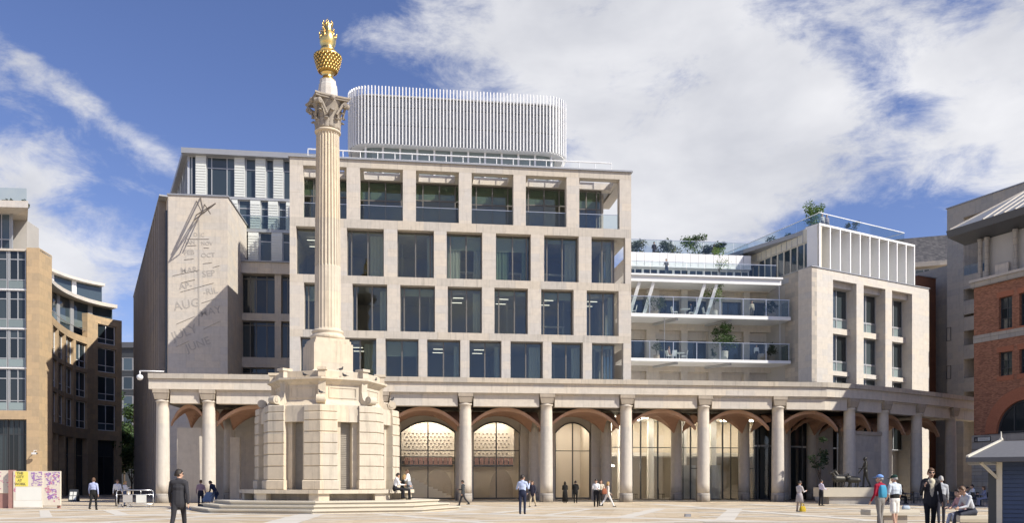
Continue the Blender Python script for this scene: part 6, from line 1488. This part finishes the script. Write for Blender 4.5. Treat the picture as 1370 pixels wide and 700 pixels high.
# pigeons on the monument
def pigeon(x, y, z, yaw, where):
    r = root('pigeon', 'dark pigeon perched on ' + where, 'bird', M=Matrix.Translation(MC + Vector((x, y, z))) @ Matrix.Rotation(R(yaw), 4, 'Z'), group='pigeons on the monument')
    mb = MB(); ico(mb, (-.06, 0, .1), (.06, 0, .13), .05, .06); ico(mb, (.08, 0, .17), (.10, 0, .22), .035, .03); ico(mb, (-.1, 0, .1), (-.22, 0, .07), .035, .015, ((0, 0, 1), .5)); ico(mb, (.12, 0, .215), (.15, 0, .21), .01, .005, n=6)
    part('body', r, MAT['pigeon'], mb, smooth=True); part('legs', r, MAT['pigeon'], MB().tube((0, -.02, 0), (0, -.02, .08), .007, n=5).tube((0, .02, 0), (0, .02, .08), .007, n=5))
for px, py, rr, z, yaw, wh in ((408, 505, 3.15, 7.0, 160, 'the shaded attic ledge'), (456, 498, 2.75, 7.37, 20, 'the attic coping'), (461, 506, 3.15, 7.0, 180, 'the sunny attic ledge above a panel'), (436, 528, 3.52, 6.03, 200, 'the front scroll'), (503, 513, 3.1, 7.0, 90, 'the outermost corner of the attic ledge'), (522, 538, 3.52, 6.03, 30, 'the right-hand scroll')):
    # place it on its ledge where the line of sight meets that ring
    t = T(px); best = None
    for i in range(720):
        a = i * PI / 360; k8 = (a - OCT) % (PI / 4); ra = rr * math.cos(PI / 8) / math.cos(k8 - PI / 8) if z != 6.03 else rr
        q = MC + Vector((math.cos(a), math.sin(a), 0)) * ra
        e = abs(q.x / q.y - t) + (0 if q.y < MC.y + .3 else 1)
        if z == 6.03: k_ = round((a - OCT) / (PI / 4)); e += abs((a - OCT) - k_ * PI / 4) * .5
        if best is None or e < best[0]: best = (e, q)
    q = best[1] - MC; pigeon(q.x, q.y, z, yaw, wh)

# ---------------------------------------------------------------- planting and terrace life
def crown(n, rad, hgt, size, clumps=9, seed=0, flat=1.0):
    rnd = random.Random(seed); mb = MB(); cl = []
    for _ in range(clumps):
        a, rr, zz = rnd.uniform(0, 2 * PI), rad * math.sqrt(rnd.random()) * .72, rnd.uniform(.12, .9) * hgt
        cl.append((Vector((rr * math.cos(a), rr * math.sin(a), zz)), rad * rnd.uniform(.28, .5) * (1.15 - .5 * zz / hgt)))
    for i in range(n):
        c, r = cl[i % clumps]; d = Vector((rnd.gauss(0, 1), rnd.gauss(0, 1), rnd.gauss(0, 1))).normalized() * r * rnd.random() ** .4 * rnd.uniform(.8, 1.25); p = c + d
        u = Vector((rnd.gauss(0, 1), rnd.gauss(0, 1), rnd.gauss(0, .6))).normalized(); v = u.cross(Vector((rnd.gauss(0, 1), rnd.gauss(0, 1), rnd.gauss(0, 1)))).normalized(); s = size * rnd.uniform(.6, 1.3)
        b = len(mb.v); mb.v += [p - u * s, p + v * s * .45, p + u * s, p - v * s * .45]; mb.f.append((b, b + 1, b + 2, b + 3))
    return mb
def plant(name, label, pos, rad, hgt, leaf_='leaf', n=500, size=.09, pot=None, stem=.5, seed=0, group=None, potr=.35, poth=.6):
    r = root(name, label, 'plant' if pot or hgt < 3.5 else 'tree', M=Matrix.Translation(pos), group=group); z0 = 0
    if pot:
        part('pot', r, MAT[pot], MB().lathe([(potr * .78, 0), (potr, poth * .5), (potr, poth * .95), (potr * 1.06, poth), (potr * .9, poth + .001), (potr * .85, poth - .08)], 18), smooth=True); z0 = poth * .85
    mb = MB(); rnd = random.Random(seed + 50); mb.tube((0, 0, z0 - .05), (.03, .02, z0 + stem), .05 * max(.6, hgt / 3), .035 * max(.6, hgt / 3), 7)
    for k in range(7):
        a = rnd.uniform(0, 2 * PI); mb.tube((.03, .02, z0 + stem * rnd.uniform(.5, 1)), (rad * .6 * math.cos(a), rad * .6 * math.sin(a), z0 + stem + hgt * rnd.uniform(.2, .7)), .022 * max(.6, hgt / 3), .006, 5)
    part('trunk', r, MAT['bark'], mb)
    cm = crown(n, rad, hgt, size, seed=seed); o = part('crown', r, MAT[leaf_], cm); o.location = (0, 0, z0 + stem)
    return r
def on(wall, px, v, z): p = wall.at(wall.u(px), v); return Vector((p.x, p.y, z))
# roof garden (top)
for i, (px, rad, hg, lf, what) in enumerate(((854, 1.4, 1.5, 'leaf_olive', 'pale rounded roof garden shrub beside the office block'), (898, 1.8, 1.5, 'leaf_olive', 'wide loose olive roof garden shrub'), (932, 1.7, 2.2, 'leaf', 'tallest dense green roof garden shrub'), (961, 1.5, 1.6, 'leaf_dark', 'dark roof garden shrub next to the person in dark red'))):
    plant('roof_shrub', what, on(TP, px, 1.2, 25.4), rad, hg, lf, 1100, .13, None, .45, 20 + i, 'roof garden shrubs')
person('man in dark clothes standing at the roof garden glass', 878, 0, 170, 1.80, z0=25.4, X=on(TP, 878, .8, 0).x, legs=((6, 4), (-4, 4)), arms=((10, 10, 60), (6, 10, 20)), top=(.08, .06, .06), jacket=(.07, .055, .05), bottom=(.06, .06, .07), vox=.028) .location.y = on(TP, 878, .8, 0).y
o = person('person in dark red standing by the roof garden shrub', 958, 0, 190, 1.75, z0=25.4, X=on(TP, 958, .7, 0).x, top=(.14, .05, .05), bottom=(.10, .05, .05), vox=.028); o.location.y = on(TP, 958, .7, 0).y
o = person('man leaning on the terrace balustrade below the white parapet', 895, 0, 160, 1.75, z0=21.45, X=on(BP, 895, .75, 0).x, lean=12, arms=((35, 10, 50), (35, 10, 50)), top=(.30, .29, .31), bottom=(.10, .12, .17), vox=.028); o.location.y = on(BP, 895, .75, 0).y
# balconies
def at_b(px, v, z): return on(BP, px, v, z)
zl, zu = 13.5, 17.78
plant('potted_tree', 'potted tree with full green crown on the lower balcony', at_b(975, 1.4, zl), 1.5, 2.2, 'leaf', 1300, .12, 'pot_grey', .75, 41, potr=.45, poth=1.0)
plant('potted_tree', 'tall airy potted tree on the upper balcony', at_b(962, 1.4, zu), 1.3, 2.4, 'leaf_light', 800, .09, 'pot_grey', .8, 42, potr=.35, poth=.7)
plant('potted_shrub', 'wide grey green potted shrub on the upper balcony', at_b(880, 1.3, zu), 1.3, 1.3, 'leaf_olive', 900, .09, 'pot_terracotta', .3, 43, potr=.4, poth=.5)
plant('potted_shrub', 'dark spreading potted shrub at the end of the upper balcony', at_b(1040, 1.4, zu), .95, 1.0, 'leaf_dark', 600, .09, 'pot_terracotta', .3, 44, potr=.42, poth=.5)
plant('potted_shrub', 'dark round potted shrub at the end of the lower balcony', at_b(1039, 1.4, zl), .8, 1.1, 'leaf_dark', 650, .09, 'pot_terracotta', .3, 45, potr=.36, poth=.6)
plant('potted_shrub', 'slender potted plant beside the table on the lower balcony', at_b(884, 1.4, zl), .55, 1.3, 'leaf_olive', 350, .08, 'pot_terracotta', .4, 46, potr=.3, poth=.5)
plant('potted_shrub', 'small spiky plant left of the big potted tree', at_b(961, 1.2, zl), .35, .8, 'leaf_olive', 200, .08, 'pot_grey', .2, 47, potr=.22, poth=.3)
r = root('planter', 'empty rounded stone planter on the lower balcony', 'planter', M=Matrix.Translation(at_b(1027, 1.2, zl))); part('bowl', r, MAT['pot_terracotta'], MB().lathe([(.4, 0), (.5, .3), (.5, .78), (.44, .8), (.42, .7)], 18), smooth=True); part('soil', r, MAT['bark'], MB().lathe([(.41, .66), (.1, .7)], 14))
plant('terrace_tree', 'light green airy tree on the top terrace', on(BP, 975, 2.6, 21.45), 1.3, 2.6, 'leaf_light', 420, .10, 'pot_grey', .9, 48, potr=.4, poth=.6)
plant('roof_tree', 'bright green small tree on the corner block roof', on(TL, 1066, 2.0, zp1 - .1), 1.5, 2.7, 'leaf_light', 1100, .12, None, 1.0, 49)
plant('roof_shrub', 'dark cone shaped shrub on the corner block roof', on(F2, 1164, 2.2, zp1 - .1), .85, 2.2, 'leaf_dark', 500, .1, None, .3, 50, 'roof garden shrubs')
plant('roof_shrub', 'low dark shrub at the end of the corner block roof', on(TL, 1022, 1.6, zp1 - .1), 1.2, .9, 'leaf_dark', 450, .1, None, .2, 51, 'roof garden shrubs'); plant('roof_shrub', 'low dark shrub midway along the corner block roof', on(TL, 1034, 1.6, zp1 - .1), .9, .9, 'leaf_dark', 350, .1, None, .2, 52, 'roof garden shrubs')
for px, lab, tp in ((1118, 'man in a pale shirt on the corner block roof', (.5, .5, .5)), (1124, 'woman in a grey top on the corner block roof', (.36, .32, .34))):
    o = person(lab, px, 0, 170, 1.78, z0=zp1 - .1, X=on(F2, px, 1.6, 0).x, top=tp, bottom=(.12, .12, .14), vox=.03, hair='hair_dark'); o.location.y = on(F2, px, 1.6, 0).y
for px, lab, tp in ((495.5, 'person in dark red on the office roof beside the fins', (.2, .03, .03)), (676, 'woman in white on the office roof', (.7, .7, .68)), (688, 'man in dark clothes on the office roof', (.05, .05, .06))):
    q = on(A, px, 3.8, 28.4); o = person(lab, px, 0, 150, 1.7, z0=28.38, X=q.x, top=tp, bottom=(.05, .05, .06), vox=.03); o.location.y = q.y
def terrace_chair(px, v, z, rz, wh, what):
    r = root('terrace_chair', 'white moulded terrace chair ' + what + ' on the ' + wh, 'chair', M=Matrix.Translation(at_b(px, v, z)) @ Matrix.Rotation(R(rz), 4, 'Z'), group='white chairs on the ' + wh)
    part('seat', r, MAT['furniture_white'], B(-.24, .24, -.24, .24, .42, .46)); part('backrest', r, MAT['furniture_white'], MB().loft([[(-.24, -.24, .46), (.24, -.24, .46), (.24, -.2, .46), (-.24, -.2, .46)], [(-.22, -.36, .95), (.22, -.36, .95), (.22, -.32, .95), (-.22, -.32, .95)]]))
    for x in (-.21, .21):
        for y in (-.21, .21): part('leg', r, MAT['furniture_white'], MB().tube((x * 1.15, y * 1.15, 0), (x, y, .42), .02, n=6))
def terrace_table(px, v, z, lab):
    r = root('terrace_table', lab, 'table', M=Matrix.Translation(at_b(px, v, z))); part('top', r, MAT['furniture_white'], MB().lathe([(.02, .7), (.5, .71), (.5, .74), (.02, .745)], 20)); part('stem', r, MAT['furniture_white'], MB().lathe([(.3, 0), (.28, .03), (.04, .06), (.04, .7)], 12))
for px, v, z, rz, wh, what in ((907, 1.2, zl, 0, 'lower balcony', 'seen from its back'), (921, 1.2, zl, 80, 'lower balcony', 'seen side-on'), (901, 1.3, zl, -70, 'lower balcony', 'under the person in pink'), (852, 1.2, zu, 80, 'upper balcony', 'near the office block'), (908, 1.3, zu, -80, 'upper balcony', 'between white pillar and table'), (931, 1.3, zu, 85, 'upper balcony', 'under the person in blue'), (951, 1.3, zu, -80, 'upper balcony', 'beside the airy tree')): terrace_chair(px, v, z, rz, wh, what)
terrace_table(914, 1.2, zl, 'white round table on the lower balcony'); terrace_table(922, 1.2, zu, 'white round table in the middle of the upper balcony'); terrace_table(844, 1.2, zu, 'white round table on the upper balcony by the office block')
def bperson(label, px, v, z, **k):
    q = at_b(px, v, 0); o = person(label, px, 0, k.pop('face', 170), 1.72, z0=z, X=q.x, vox=.028, **k); o.location.y = q.y
bperson('person in a pale pink top sitting on the lower balcony', 900, 1.3, zl, face=-70, sit=.46, legs=((85, 80), (85, 85)), top=(.5, .36, .32), bottom=(.36, .26, .2), hair='hair_brown')
bperson('woman in a white coat standing on the lower balcony', 1019.5, 1.3, zl, top=(.7, .7, .68), bottom=(.04, .04, .05))
bperson('person in blue sitting at the table on the upper balcony', 931, 1.3, zu, face=75, sit=.46, legs=((85, 80), (85, 85)), top=(.10, .12, .18), bottom=(.05, .05, .06))
bperson('person in a cream top standing by the spreading shrub on the upper balcony', 1013, 1.3, zu, top=(.5, .45, .36), bottom=(.12, .11, .1), hair='hair_brown')
# plants at street level
plant('street_tree', 'dark leafy tree filling the street gap beside the curved building', gp(166, 140), 4.2, 12, 'leaf', 5200, .30, None, 6.0, 60); plant('street_tree', 'second leafy tree lower down in the street gap', gp(176, 125), 3.2, 8.5, 'leaf', 3600, .26, None, 2.2, 61)
q = gp(1097, 68.5); plant('colonnade_plant', 'dark hanging plant against the inner column by the statue', q, .9, 3.2, 'leaf_dark', 500, .13, 'pot_grey', 1.6, 62, potr=.4, poth=.7)
for px, lab in ((4, 'dry grass tuft on the curved building roof edge'), (14, 'pale grass tuft on the curved building roof'), (28, 'golden grass tuft at the end of the curved building roof')):
    plant('roof_grass', lab, on(LWALL, px, 1.0, 30.1), .6, .7, 'leaf_olive', 260, .13, None, .05, 70 + px, 'grass tufts on the curved building roof')
